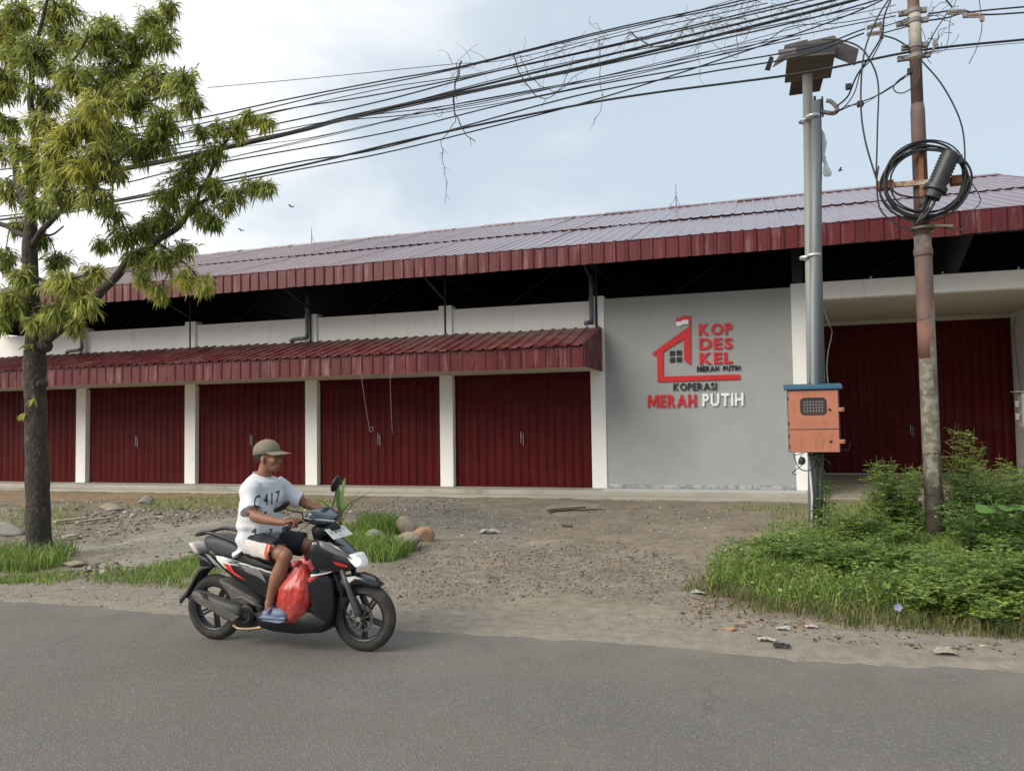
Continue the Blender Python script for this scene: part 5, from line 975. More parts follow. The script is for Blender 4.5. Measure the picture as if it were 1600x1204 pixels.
for k in range(11):
    c=Vector(at_y(1560+random.uniform(-18,45),822+random.uniform(-32,20),9.9+random.uniform(-.3,.3))); a=random.random()*6.28; el=random.uniform(.2,.9); d=Vector((math.cos(a)*math.cos(el),-abs(math.sin(a))*math.cos(el),-math.sin(el)*.6+.2)).normalized(); s=d.cross(Vector((0,-.5,1))).normalized(); L_=random.uniform(.14,.22); V=[];Fc=[]
    nn=s.cross(d)
    for i in range(8):
        u=i/7; w_=L_*.5*math.sin(math.pi*(u*.86+.10))**.8*(1 if i<7 else .05); V+=[c+d*L_*u-s*w_+nn*w_*.2,c+d*L_*u,c+d*L_*u+s*w_+nn*w_*.2]
    for i in range(7):
        for j in range(2): Fc.append((3*i+j,3*i+j+1,3*i+j+4,3*i+j+3))
    t=MB().add(V,Fc); t.tube([c,c+Vector((0,.08,-.25)),Vector(bp.location)+Vector((random.uniform(-.1,.1),0,.05))],.005,4,cap=False); t.build('leaf',bl,bp,smooth=True)
fl=mat('lilac_petal',(.42,.42,.68),.6,trans=.3)
for x,y,lb in ((1452,868,'lilac flower above the others, just left of the pole foot'),(1497,898,'lilac flower in the weeds right of the pole foot'),(1403,948,'lowest lilac flower, at the front of the weeds'),(1358,812,'whitish flower at the left of the feathery shrub')):

    c=Vector(at_y(x,y,{868:9.3,898:8.6,948:7.35,812:10.6}[y])); f_=empty('wild_flower',c,lb,'flower')
    for k in range(5): a=k*1.257; d=Vector((math.cos(a),-.35,math.sin(a))); s=Vector((-math.sin(a),0,math.cos(a))); MB().add([c,c+d*.022+s*.016,c+d*.038,c+d*.022-s*.016],[(0,1,2,3)]).build('petal',fl,f_)
    MB().tube([c,c+Vector((.01,.03,-.12)),c+Vector((0,.05,-.25))],.003,4,cap=False).build('stalk',MATS['green_stem'],f_)
# ------------------------------------------------------------------ motor scooter, heading right along the road
BX,BY=-3.62,5.5
def S(u,v,yl):
    """photographed side outline point (enlargement coordinates) on the bike's own upright plane at lateral offset yl -> (x,z)"""
    q=at_y(270+u/3.1675,660+v/3.1675,BY+yl); return (q[0]-BX,q[2])
def SS(pts,yl=0): return [S(p[0],p[1],p[2] if len(p)>2 else yl) for p in pts]
sco=empty('motor_scooter',(BX,BY,0),'black automatic scooter with red and white stripes and lit headlight, ridden along the road','scooter')
blkp=mat('black_gloss_plastic',(.006,.007,.009),.2,var=.15,scale=6,coat=.5,spec=.6); matb=mat('black_matt_plastic',(.008,.0085,.010),.42,var=.15,scale=8); greyp=mat('dusty_engine_grey',(.070,.067,.058),.6,var=.25,scale=9,col2=(.13,.11,.085),c2pos=.6,c2w=.1,c2scale=7)
rub=mat('tyre_rubber',(.024,.023,.021),.85,var=.25,scale=12,col2=(.06,.052,.042),c2pos=.58,c2w=.1,c2scale=8); rimm=mat('dark_alloy',(.03,.032,.036),.35,metal=.5); silv=mat('brushed_steel',(.33,.32,.29),.35,metal=.7,var=.15)
whp=mat('white_decal',(.66,.65,.62),.35,var=.06); redd=mat('red_decal',(.55,.03,.02),.35,var=.08); seatm=mat('seat_vinyl',(.045,.047,.052),.55,var=.1,bump=.001,bscale=90)
def wheel(x,front):
    c=(x,0,.265); t=MB()
    t.lathe([(.0,-.035),(.035,-.035),(.04,-.02),(.04,.02),(.035,.035),(0,.035)],c,'y',18)
    for k in range(5):
        a0=math.radians(-90+72*k+(0 if front else 6))
        for s in(-1,1):
            a=a0+s*.05; n_=Vector((-math.sin(a0),0,math.cos(a0)))*s*.012; p=Vector((x,0,.265))+Vector((math.cos(a0),0,math.sin(a0)))*.03+n_; q=Vector((x,0,.265))+Vector((math.cos(a),0,math.sin(a)))*.188+n_*.4; t.bar(p,q,.018,.024,up=(0,1,0))
    w=t.build('wheel',rimm,sco,local=True,bevel=.003)
    MB().lathe([(.168,-.030),(.186,-.036),(.192,-.034),(.188,-.022),(.178,-.014),(.178,.014),(.188,.022),(.192,.034),(.186,.036),(.168,.030),(.164,0),(.168,-.030)],c,'y',48).build('rim',rimm,w,smooth=True,local=True)
    w_=.040 if front else .047; MB().lathe([(.186,-.034),(.20,-w_*.95),(.222,-w_),(.243,-w_*.8),(.257,-w_*.45),(.2645,-.012),(.265,0),(.2645,.012),(.257,w_*.45),(.243,w_*.8),(.222,w_),(.20,w_*.95),(.186,.034)],c,'y',64).build('tyre',rub,w,smooth=True,local=True)
    if front:
        d=MB(); 
        for k in range(10):
            a0=2*math.pi*k/10
            d.lathe([(.082,-.060),(.108,-.060),(.108,-.056),(.082,-.056),(.082,-.060)],c,'y',3,a0=a0,a1=a0+.52)
            d.bar((x+.03*math.cos(a0),-.058,.265+.03*math.sin(a0)),(x+.088*math.cos(a0+.3),-.058,.265+.088*math.sin(a0+.3)),.008,.004,up=(0,1,0))
        d.build('brake_disc',mat('disc_steel',(.12,.12,.12),.35,metal=.7),w,local=True)
    return w
wheel(.68,True); wheel(-.68,False)
# fork, caliper, front mudguard
for s in(-1,1):
    MB().tube([(.68,s*.075,.265),(.66,s*.078,.32),(.585,s*.078,.50),(.53,s*.078,.63)],[.022,.028,.024,.02],12).build('fork_leg',mat('fork_grey',(.05,.05,.05),.45),sco,smooth=True,local=True)
MB().lathe([(0,-.10),(.02,-.10),(.02,.10),(0,.10)],(.68,0,.265),'y',10).build('front_axle',silv,sco,local=True)
t=MB(); t.box(.60,.66,-.082,-.045,.20,.27); t.build('brake_caliper',mat('fork_grey',(.05,.05,.05),.45),sco,local=True,bevel=.008)
MB().tube(smooth_pts([(.62,-.09,.24),(.56,-.10,.36),(.52,-.1,.5),(.46,-.09,.62)],5),.006,6).build('brake_hose',matb,sco,local=True)
fen=SS([(800,792,-.05),(868,748,0),(940,738,.04),(995,758,.04),(1047,800,.03),(1025,810,-.02),(960,800,-.05),(900,806,-.06),(855,830,-.07),(835,862,-.07),(815,850,-.07)])
MB().shell(fen,lambda x,z:.085 if x<.75 else .07,rings=((1,.86),(.8,.97),(.3,1.0))).build('front_mudguard',blkp,sco,smooth=True,local=True)
# front apron and cowl (rounded, narrowing to the nose)
def wc(x,z): return max(.085,.185-.34*max(0,x-.28))
cow=SS([(684,568,-.14),(735,566,-.10),(790,584,-.08),(858,592,.06),(905,622,.07),(940,665,.06),(952,702,.03),(905,724,-.05),(860,742,-.09),(800,752,-.13),(740,748,-.15),(690,740,-.16),(664,695,-.16),(666,625,-.16)])
MB().shell(cow,wc,rings=((1,.86),(.88,.95),(.55,1.0))).build('front_cowl',blkp,sco,smooth=True,local=True,sub=1)
apr=SS([(672,738,-.17),(740,742,-.13),(812,750,-.04),(832,850,.0),(834,930,.0),(800,1000,-.03),(765,1030,-.1),(712,1030,-.16),(694,960,-.18),(676,860,-.18),(666,790,-.18)])
MB().shell(apr,lambda x,z:.205-.55*max(0,x-.30),rings=((1,.93),(.92,.98),(.5,1.0))).build('leg_shield',matb,sco,smooth=True,local=True,sub=1)
inn=SS([(668,640),(700,640),(715,720),(720,900),(735,1000),(712,1005),(692,930),(680,800)],-.15)
MB().shell(inn,.16).build('inner_leg_shield',matb,sco,smooth=True,local=True)
flo=SS([(395,940),(470,925),(600,920),(690,935),(760,985),(740,1040),(620,1046),(500,1034),(430,1012)],-.16)
MB().shell(flo,.175,rings=((1,.93),(.9,.98),(.5,1.0))).build('floor_board',matb,sco,smooth=True,local=True)
# decals: thin plates standing just proud of the cowl
def plate(name,pts,yl,m,par=None,th=.004,lab=None):
    P=SS(pts,yl); o=MB().prism(P,yl-th,yl+.02).build(name,m,par or sco,local=True); 
    if lab:o['label']=lab
    return o
def onsurf(name,pts,m,tgt_bvh,off=.003,lab=None,yl=-.16,grow=1):
    """thin skin laid on the bodywork from the side"""
    n=len(pts); P2=SS(pts,yl); cx=sum(p[0] for p in P2)/n; cz=sum(p[1] for p in P2)/n; V=[];Fc=[]; Rg=5
    for k in range(Rg+1):
        for p in P2:
            x=cx+(p[0]-cx)*k/Rg; z=cz+(p[1]-cz)*k/Rg; h=tgt_bvh.ray_cast(Vector((x,-1,z)),Vector((0,1,0))); y=(h[0].y if h[0] else yl)-off; V.append((x,y,z))
    for k in range(Rg):
        for j in range(n): Fc.append((k*n+j,k*n+(j+1)%n,(k+1)*n+(j+1)%n,(k+1)*n+j))
    o=MB().add(V,Fc).build(name,m,sco,smooth=True,local=True)
    if lab: o['label']=lab
    return o
def bvh(objs):
    dg=bpy.context.evaluated_depsgraph_get(); V=[];Fc=[]
    for o in objs:
        me=o.evaluated_get(dg).to_mesh(); b=len(V); V+=[v.co.copy() for v in me.vertices]; Fc+=[[i+b for i in p.vertices] for p in me.polygons]
    return BVHTree.FromPolygons(V,Fc)
ch={o.name.split('.')[0]:o for o in sco.children}
bv=bvh([ch['front_cowl'],ch['leg_shield']])
onsurf('side_panel',[(705,572),(760,590),(830,625),(872,655),(870,690),(800,655),(735,615)],mat('smoke_grey_panel',(.16,.16,.17),.25,coat=.4),bv,.004,'pale grey side light panel on the cowl',-.14)
onsurf('side_stripe',[(785,688),(800,690),(852,712),(845,722),(800,708)],redd,bv,.004,'red dash on the cowl',-.14)
onsurf('side_stripe',[(684,748),(730,740),(800,738),(760,748),(700,757)],whp,bv,.006,'thin white stripe on the apron',-.14)
onsurf('side_stripe',[(672,760),(700,757),(752,749),(720,762),(690,785),(668,798)],redd,bv,.004,'red wedge on the apron',-.14)
# headlight, indicators
hl=SS([(842,655,-.10),(878,654,-.09),(912,646,-.04),(940,664,.02),(956,700,.02),(935,720,-.03),(905,716,-.07),(870,692,-.10)])
MB().shell(hl,lambda x,z:max(.09,.150-.34*max(0,x-.40)),rings=((1,.86),(.85,.97),(.4,1.02))).build('headlight',mat('lit_headlight',(.8,.82,.82),.1,emit=(1,.99,.95),estr=.10,coat=.6,var=.3,scale=25),sco,smooth=True,local=True,sub=1)
hb=Vector((S(915,685,-.09)[0],-.098,S(915,685,-.09)[1])); MB().ell(hb,(.03,.022,.028),12,8).build('headlamp_bulb',mat('headlamp_glow',(1,1,1),.3,emit=(1,.98,.93),estr=2.2),ch['front_cowl'] and sco,smooth=True,local=True)
# neck, handlebar cover, bars
MB().tube([S(770,560,0)[0:1]+(0,)+S(770,560,0)[1:2],S(735,500,0)[0:1]+(0,)+S(735,500,0)[1:2]],[.12,.09],16).build('steering_neck',matb,sco,smooth=True,local=True)
hc=SS([(632,462,-.15),(680,436,-.10),(725,418,0),(775,428,.08),(812,448,.08),(820,470,.06),(802,498,.0),(750,508,-.06),(700,508,-.1),(655,490,-.12)])
MB().shell(hc,lambda x,z:.17-.18*max(0,x-.30),rings=((1,.72),(.75,.92),(.4,1.0))).build('handlebar_cover',mat('blue_black_plastic',(.020,.028,.042),.22,coat=.5,spec=.6),sco,smooth=True,local=True,sub=1)
t=MB(); 
for p,q_ in (((640,474),(800,488)),): 
    a=S(*p,-.17); b=S(*q_,-.12); t.tube([(a[0],-.165,a[1]),(b[0],-.12,b[1])],.010,6)
t.build('chrome_strip',mat('dull_chrome',(.3,.33,.35),.25,metal=.6),sco,local=True)
for s in(-1,1):
    MB().tube([(.275,s*.14,1.015),(.25,s*.24,1.0),(.225,s*.34,.975)],.0125,10).build('handlebar',matb,sco,smooth=True,local=True)
    MB().tube([(.247,s*.25,.997),(.222,s*.355,.973)],.0185,14).build('grip',mat('grip_rubber',(.03,.03,.032),.7),sco,smooth=True,local=True)
    MB().lathe([(0,-.012),(.02,-.012),(.02,.012),(0,.012)],(.219,s*.367,.971),'y',12).build('bar_end',matb,sco,local=True)
    MB().tube([(.30,s*.16,.995),(.325,s*.24,.985),(.315,s*.34,.96)],[.008,.007,.008],7).build('brake_lever',silv,sco,smooth=True,local=True)
    mc=(.185,s*.36,1.135) if s<0 else (.235,s*.35,1.25)
    # mirror stem and rounded head
    MB().tube(smooth_pts([(.27,s*.20,1.02),(.30,s*.27,1.08) if s<0 else (.27,s*.25,1.10),(.265,s*.34,1.10) if s<0 else (.25,s*.33,1.19),(mc[0]+.02,mc[1],mc[2]-.01)],5),.0055,8).build('mirror_stem',matb,sco,smooth=True,local=True)
    R_=Matrix.Rotation(math.radians(-32 if s<0 else -68),3,'Y')@Matrix.Rotation(math.radians(0),3,'Z')
    MB().ell(mc,(.075,.055,.028) if s<0 else (.075,.055,.028),18,10,rot=R_).build('mirror',matb,sco,smooth=True,local=True)
pl=[(752,528),(845,506),(892,550),(800,578)]
pa,pb_,pc,pd=[S(u,v,y) for (u,v),y in zip(pl,(-.13,.11,.11,-.13))]
V=[Vector((pa[0]+0,-.13,pa[1])),Vector((pb_[0],.11,pb_[1])),Vector((pc[0],.11,pc[1])),Vector((pd[0],-.13,pd[1]))]; nrm=(V[1]-V[0]).cross(V[2]-V[0]).normalized()*.006
if nrm.z<0:nrm=-nrm
np_=MB().add(V+[v-nrm for v in V],[(0,1,2,3),(7,6,5,4),(0,4,5,1),(1,5,6,2),(2,6,7,3),(3,7,4,0)]).build('number_plate',whp,sco,local=True,bevel=.002)
t=MB(); random.seed(4)
def onpl(u,v): return V[0]+(V[1]-V[0])*u+(V[3]-V[0])*v+nrm*.4
for i in range(8):
    u0=.10+i*.10; 
    if i in(1,6): continue
    for k in range(3): a=onpl(u0+random.uniform(0,.05),.25+random.uniform(0,.3)); b=onpl(u0+random.uniform(0,.06),.30+random.uniform(0,.3)); t.bar(a,b,.005,.002)
for i in range(5): a=onpl(.35+i*.07,.76); b=onpl(.38+i*.07,.84); t.bar(a,b,.004,.002)
t.build('plate_marks',mat('plate_ink',(.06,.06,.07),.6),np_,local=True)['kind']='stuff'
# seat, rear body, tail
seat=SS([(148,556),(205,553),(262,566),(320,592),(380,640),(470,690),(540,715),(560,740),(470,722),(380,690),(300,668),(225,655),(165,628),(140,590)],-.08)
MB().shell(seat,lambda x,z:.125+.02*(x>-.45),rings=((1,.72),(.8,.93),(.4,1.0))).build('seat',seatm,sco,smooth=True,local=True,sub=1)
rb=SS([(160,640),(230,652),(300,668),(380,692),(470,722),(545,735),(560,800),(540,900),(470,905),(420,850),(340,800),(262,745),(205,692)],-.13)
RB=MB().shell(rb,lambda x,z:.15-.05*max(0,-x-.45),rings=((1,.88),(.85,.97),(.4,1.0))).build('rear_side_panel',blkp,sco,smooth=True,local=True,sub=1)
bv=bvh([RB])
onsurf('side_stripe',[(200,650),(240,655),(345,688),(300,690),(340,706),(290,700),(310,745),(262,715),(222,680)],whp,bv,.004,'white flash below the seat',-.13)
onsurf('side_stripe',[(252,693),(285,700),(312,735),(372,778),(320,755),(278,725)],redd,bv,.006,'red flash below the seat',-.13)
onsurf('side_stripe',[(160,645),(180,650),(225,695),(280,742),(262,742),(205,700)],mat('pale_grey_decal',(.3,.31,.32),.35),bv,.007,'grey edge line of the tail',-.13)
onsurf('side_panel',[(340,704),(420,718),(450,745),(470,790),(430,760),(370,735)],mat('smoke_grey_panel',(.16,.16,.17),.25,coat=.4),bv,.004,'smoky grey panel under the rider',-.13)
tl=SS([(105,588),(125,588),(142,612),(160,645),(140,638),(118,612)],0); MB().shell(tl,.075).build('tail_light',mat('pale_lamp_lens',(.62,.58,.5),.25,coat=.4),sco,smooth=True,local=True)
gr=[S(u,v,y) for u,v,y in ((330,600,-.13),(240,562,-.13),(160,542,-.12),(128,556,-.05))]
gp_=[(gr[0][0],-.13,gr[0][1]),(gr[1][0],-.135,gr[1][1]),(gr[2][0],-.12,gr[2][1]),(gr[3][0]-.02,-.05,gr[3][1])]; gp_+= [(x,-y,z) for x,y,z in reversed(gp_)]
MB().tube(smooth_pts(gp_,6),.014,10).build('grab_rail',matb,sco,smooth=True,local=True)
mud=[S(u,v,0) for u,v in ((215,690),(168,700),(140,730),(112,780),(85,825),(52,866))]; t=MB(); Vv=[]
P_=smooth_pts([(x,0,z) for x,z in mud],4)
for i,p in enumerate(P_):
    w=.075-.02*i/len(P_); 
    for y,dz in((-w,-.03),(-w*.8,0),(0,.012),(w*.8,0),(w,-.03)): Vv.append((p.x-dz*.3,y,p.z+dz))
for i,p in enumerate(P_):
    w=.070-.02*i/len(P_); 
    for y,dz in((-w,-.036),(-w*.75,-.01),(0,0),(w*.75,-.01),(w,-.036)): Vv.append((p.x-dz*.3+.012,y,p.z+dz))
n=len(P_); Fc=[(o*n*5+i*5+j,o*n*5+i*5+j+1,o*n*5+(i+1)*5+j+1,o*n*5+(i+1)*5+j) for o in(0,1) for i in range(n-1) for j in range(4)]
Fc+=[(i*5+j,(i+1)*5+j,n*5+(i+1)*5+j,n*5+i*5+j) for i in range(n-1) for j in(0,4)]+[((n-1)*5+j,(n-1)*5+j+1,n*5+(n-1)*5+j+1,n*5+(n-1)*5+j) for j in range(4)]
t.add(Vv,Fc); t.build('rear_mudguard',matb,sco,smooth=True,local=True)
t=MB(); t.shell(SS([(150,640),(225,690),(215,710),(160,702)],0),.07); t.build('tail_fairing',matb,sco,smooth=True,local=True)
# engine, exhaust
eng=SS([(235,745),(300,770),(400,830),(470,870),(480,905),(430,935),(330,905),(330,880),(310,820)],.02)
MB().shell(eng,.09).build('swing_arm_cover',greyp,sco,smooth=True,local=True,sub=1)
MB().shell(SS([(325,900),(420,880),(470,905),(470,1000),(400,1025),(330,1005),(305,960)],-.03),.11).build('crankcase',mat('dark_engine',(.018,.018,.018),.6),sco,smooth=True,local=True)
fc=S(358,950,-.16); t=MB(); t.lathe([(.0,.0),(.045,0),(.05,-.012),(.058,-.012),(.062,0),(.075,.01),(.078,.06),(0,.06)],(fc[0],-.165,fc[1]),'y',28)
for k in range(12): a=k*.5236; t.bar((fc[0]+.012*math.cos(a),-.172,fc[1]+.012*math.sin(a)),(fc[0]+.05*math.cos(a+.3),-.172,fc[1]+.05*math.sin(a+.3)),.004,.006,up=(0,1,0))
t.build('fan_cover',mat('dark_engine',(.018,.018,.018),.6),sco,local=True)
for s in (1,): MB().tube([(-.68,.11,.265),(-.60,.12,.42),(-.52,.12,.62)],[.022,.028,.022],10).build('shock_absorber',silv,sco,smooth=True,local=True)
ex=SS([(95,838),(112,826),(150,830),(220,862),(320,898),(348,905),(350,945),(320,985),(268,975),(205,925),(150,880),(108,880)],-.16)
MB().shell(ex,.055,y0=-.16,rings=((1,.72),(.75,.92),(.35,1.0))).build('muffler',greyp,sco,smooth=True,local=True,sub=1)
P=SS([(128,838),(160,850),(190,895),(170,885)],-.215); MB().prism(P,-.218,-.20).build('heat_guard',mat('dark_engine',(.018,.018,.018),.6),sco,local=True,bevel=.003)
P=SS([(105,872),(150,865),(240,910),(330,960),(300,985),(200,930),(130,895)],-.21); MB().prism(P,-.222,-.19).build('heat_guard',greyp,sco,local=True,bevel=.006)
a=[S(u,v,-.13) for u,v in ((300,1000),(330,1018),(400,1018),(465,1006))]; MB().tube(smooth_pts([(x,-.13,z) for x,z in a],5),.014,10).build('exhaust_pipe',mat('tarnished_steel',(.32,.23,.15),.4,metal=.6,var=.2,scale=12),sco,smooth=True,local=True)
a=[S(u,v,-.17) for u,v in ((300,868),(345,862),(400,892),(445,915))]; MB().tube([(x,-.17,z) for x,z in a],[.012,.02,.018,.012],8).build('passenger_peg',greyp,sco,smooth=True,local=True)
# ------------------------------------------------------------------ rider
per=empty('person',(BX,BY,0),'rider in olive cap, printed white t-shirt, black and white shorts and blue clogs','person')
def voxel(name,mb,m,parent,vs=.0045,smooth_it=4,disp=0.,dscale=6.,loc=True,fn=None):
    o=mb.build('tmp',m,None,local=True,fix=False); r=o.modifiers.new('r','REMESH'); r.mode='VOXEL'; r.voxel_size=vs; s=o.modifiers.new('s','SMOOTH'); s.factor=.6; s.iterations=smooth_it
    dg=bpy.context.evaluated_depsgraph_get(); me=bpy.data.meshes.new_from_object(o.evaluated_get(dg)); bpy.data.objects.remove(o); me.name=name
    if fn:
        cs=[(v.co.copy(),v.normal.copy()) for v in me.vertices]; me.vertices.foreach_set('co',np.array([tuple(c+fn(c,n)) for c,n in cs],np.float32).ravel())
    me.materials.clear(); 
    for mm in (m if isinstance(m,(list,tuple)) else [m]): me.materials.append(mm)
    me.polygons.foreach_set('use_smooth',[True]*len(me.polygons)); o=bpy.data.objects.new(name,me); COL.objects.link(o); o.parent=parent; return o
skin=mat('skin',(.25,.115,.068),.5,var=.22,scale=14,spec=.4,bump=.0006,bscale=70)
b=MB()
# head: skull, face, jaw, nose, lips, brows, ears, neck (head looks straight ahead)
hd=Vector((-.175,0,1.49))
b.ell((-.185,0,1.515),(.095,.077,.095),24,16); b.ell((-.150,0,1.465),(.075,.064,.088),24,16); b.ell((-.128,0,1.408),(.050,.044,.036),20,12); b.ell((-.108,0,1.392),(.028,.026,.022),14,10)
b.tube([(-.082,0,1.487),(-.070,0,1.465),(-.056,0,1.449)],[.010,.012,.014],10); b.ell((-.066,.011,1.446),(.010,.009,.008),8,6); b.ell((-.066,-.011,1.446),(.010,.009,.008),8,6)
b.ell((-.080,0,1.425),(.012,.024,.007),12,8); b.ell((-.082,0,1.414),(.012,.021,.007),12,8)
for s in(-1,1):
    b.ell((-.092,s*.028,1.500),(.018,.026,.009),12,8); b.ell((-.105,s*.045,1.462),(.028,.018,.022),12,8)
    b.ell((-.178,s*.079,1.468),(.020,.010,.033),14,10,rot=Matrix.Rotation(.15,3,'Y')); b.ell((-.170,s*.080,1.442),(.010,.008,.012),8,6)
b.tube([(-.240,0,1.24),(-.225,0,1.33),(-.195,0,1.41),(-.185,0,1.45)],[.065,.058,.056,.055],18)
b.tube([(-.24,0,.88),(-.24,0,1.05),(-.235,0,1.17),(-.235,0,1.25)],[.12,.11,.105,.06],18); b.tube([(-.22,-.15,1.235),(-.235,0,1.26),(-.21,.15,1.235)],[.045,.055,.045],14)
b.ell((-.27,0,.84),(.13,.15,.09),18,12)
# arms
b.tube(smooth_pts([(-.22,-.17,1.23),(-.175,-.235,1.15),(-.13,-.275,1.065)],4),list(np.linspace(.055,.043,9)),16)
b.tube(smooth_pts([(-.13,-.275,1.065),(-.09,-.28,1.045),(.0,-.285,1.025),(.10,-.288,1.012),(.165,-.287,1.008)],4),[.040,.043,.045,.046,.046,.045,.043,.041,.039,.036,.034,.032,.030,.028,.027,.026,.026],16)
b.tube(smooth_pts([(-.205,.17,1.23),(-.11,.235,1.16),(-.01,.275,1.09)],4),list(np.linspace(.055,.041,9)),16)
b.tube(smooth_pts([(-.01,.275,1.09),(.04,.278,1.075),(.11,.28,1.05),(.17,.285,1.03),(.195,.287,1.022)],4),list(np.linspace(.044,.026,17)),16)
def hand(s):
    y0=s*.290; sg=1 if s>0 else -1
    b.tube([(.15,y0,1.012),(.185,y0,1.018),(.215,y0,1.022),(.240,y0,1.022)],[.024,.030,.034,.030],14,flat=.62)
    b.ell((.215,y0,1.018),(.038,.043,.019),16,10)
    for k,(dy,ln) in enumerate(((.033,1.0),(.011,1.08),(-.011,1.02),(-.032,.86))):   # index (inboard) to little finger (outboard)
        y=y0-sg*dy; gz0=.985+.02*0; gx=.232; cz_=.99+(-.06*(abs(y)-.29)/.1)*.3
        if k==0 and s<0: P_=[(.235,y,1.030),(.268,y+.004,1.031),(.298,y+.008,1.018),(.322,y+.012,1.000)]
        else: P_=[(.232,y,1.028),(.258,y,1.026),(.268,y,1.003),(.256,y,.980),(.240,y,.972)]
        q=smooth_pts(P_,4); b.tube(q,list(np.linspace(.0098,.0076,len(q))*ln**.3),10); b.ell(q[-1],(.0075,.0075,.0075),8,6)
    t_=smooth_pts([(.185,y0-sg*.038,1.008),(.205,y0-sg*.052,.992),(.228,y0-sg*.055,.975),(.248,y0-sg*.050,.968)],4); b.tube(t_,list(np.linspace(.0125,.0085,len(t_))),10)
hand(-1); hand(1)
# legs
for s in(-1,1):
    hx=smooth_pts([(-.26,s*.10,.83),(-.08,s*.16,.79),(.09,s*.19,.745)],4); b.tube(hx,list(np.linspace(.085,.060,len(hx))),18)
    b.ell((.105,s*.193,.738),(.060,.055,.060),18,12)
    kn=smooth_pts([(.105,s*.195,.74),(.07,s*.198,.64),(.03,s*.20,.55),(-.01,s*.20,.45),(-.03,s*.20,.37)],4); b.tube(kn,[.056,.054,.052,.053,.055,.057,.058,.057,.054,.050,.045,.041,.038,.036,.034,.034,.036],18)
    b.ell((-.045,s*.20,.64-.06),(.04,.035,.07),14,10) if 0 else None
    b.tube([(-.03,s*.20,.385),(-.035,s*.20,.33),(.03,s*.205,.305),(.10,s*.21,.285)],[.036,.036,.032,.022],14)
body=voxel('body',b,skin,per,.0045,3)
eyem=mat('eye_white',(.16,.12,.10),.3); pup=mat('iris_dark',(.015,.01,.008),.2)
for s in(-1,1):
    e_=MB().ell((-.0885,s*.029,1.484),(.009,.012,.0065),12,8).build('eye',eyem,body,smooth=True,local=True)
    MB().tube(smooth_pts([(-.078,s*.012,1.502),(-.077,s*.028,1.507),(-.088,s*.045,1.502)],4),.0028,6).build('eyebrow',mat('black_hair',(.012,.010,.009),.7),body,local=True)
# hair round the back and sides under the cap
hr=MB(); hr.ell((-.205,0,1.50),(.088,.080,.070),24,14)
voxel('hair',hr,mat('black_hair',(.012,.010,.009),.7),per,.006,1,fn=lambda c,n: n*.004*mnoise.noise(c*60)+(Vector((-.0,0,0)) if c.x<-.17 else Vector((-.02,-.012 if c.y>0 else .012,0))))
# cap
capm=mat('olive_cap_cloth',(.185,.16,.112),.85,var=.12,scale=9,bump=.0006,bscale=160); t=MB(); Vv=[];nu,nv=28,10; cc_=Vector((-.185,0,1.525)); tilt=Matrix.Rotation(math.radians(-6),3,'Y')
for k,off in enumerate((0,-.004)):
    for i in range(nv+1):
        th=math.pi*.5*i/nv
        for j in range(nu):
            a=2*math.pi*j/nu; rx=(.124 if math.cos(a)<0 else .108)+off; p=Vector((rx*math.sin(th)*math.cos(a),(.092+off)*math.sin(th)*math.sin(a),(.108+off)*math.cos(th)**.82 if th<1.56 else -.012)); p*=1+.008*abs(math.cos(3*a))*math.sin(th); Vv.append(cc_+tilt@p)
Fc=[]
for k in(0,1):
    o_=k*(nv+1)*nu
    for i in range(nv):
        for j in range(nu): Fc.append((o_+i*nu+j,o_+(i+1)*nu+j,o_+(i+1)*nu+(j+1)%nu,o_+i*nu+(j+1)%nu))
for j in range(nu): Fc.append((nv*nu+j,nv*nu+(j+1)%nu,(nv+1)*nu+nv*nu+(j+1)%nu,(nv+1)*nu+nv*nu+j))
t.add(Vv,Fc); cap=t.build('cap',capm,per,smooth=True,local=True)
t=MB(); Vv=[];Fc=[]; n=12
for k,dz in((0,0),(1,-.005)):
    for i in range(n+1):
        a=math.radians(-78+156*i/n); 
        for j in range(6):
            u=j/5; x=-.185+.100*math.cos(a)+u*.118*math.cos(a*.62); y=.086*math.sin(a)+u*.004*math.sin(a); z=1.526-.006*u-.85*y*y*(1+.6*u)+dz+.014*(1-u); Vv.append((x,y,z))
for k in(0,1):
    o_=k*(n+1)*6
    for i in range(n):
        for j in range(5): Fc.append((o_+i*6+j,o_+i*6+j+1,o_+(i+1)*6+j+1,o_+(i+1)*6+j))
m_=(n+1)*6
for i in range(n): Fc.append((i*6+5,(i+1)*6+5,m_+(i+1)*6+5,m_+i*6+5))
for i in(0,n):
    for j in range(5): Fc.append((i*6+j,i*6+j+1,m_+i*6+j+1,m_+i*6+j))
t.add(Vv,Fc); t.build('cap_brim',capm,cap,smooth=True,local=True); MB().ell(cc_+tilt@Vector((0,0,.109)),(.009,.009,.005),8,6).build('cap_button',capm,cap,smooth=True,local=True)
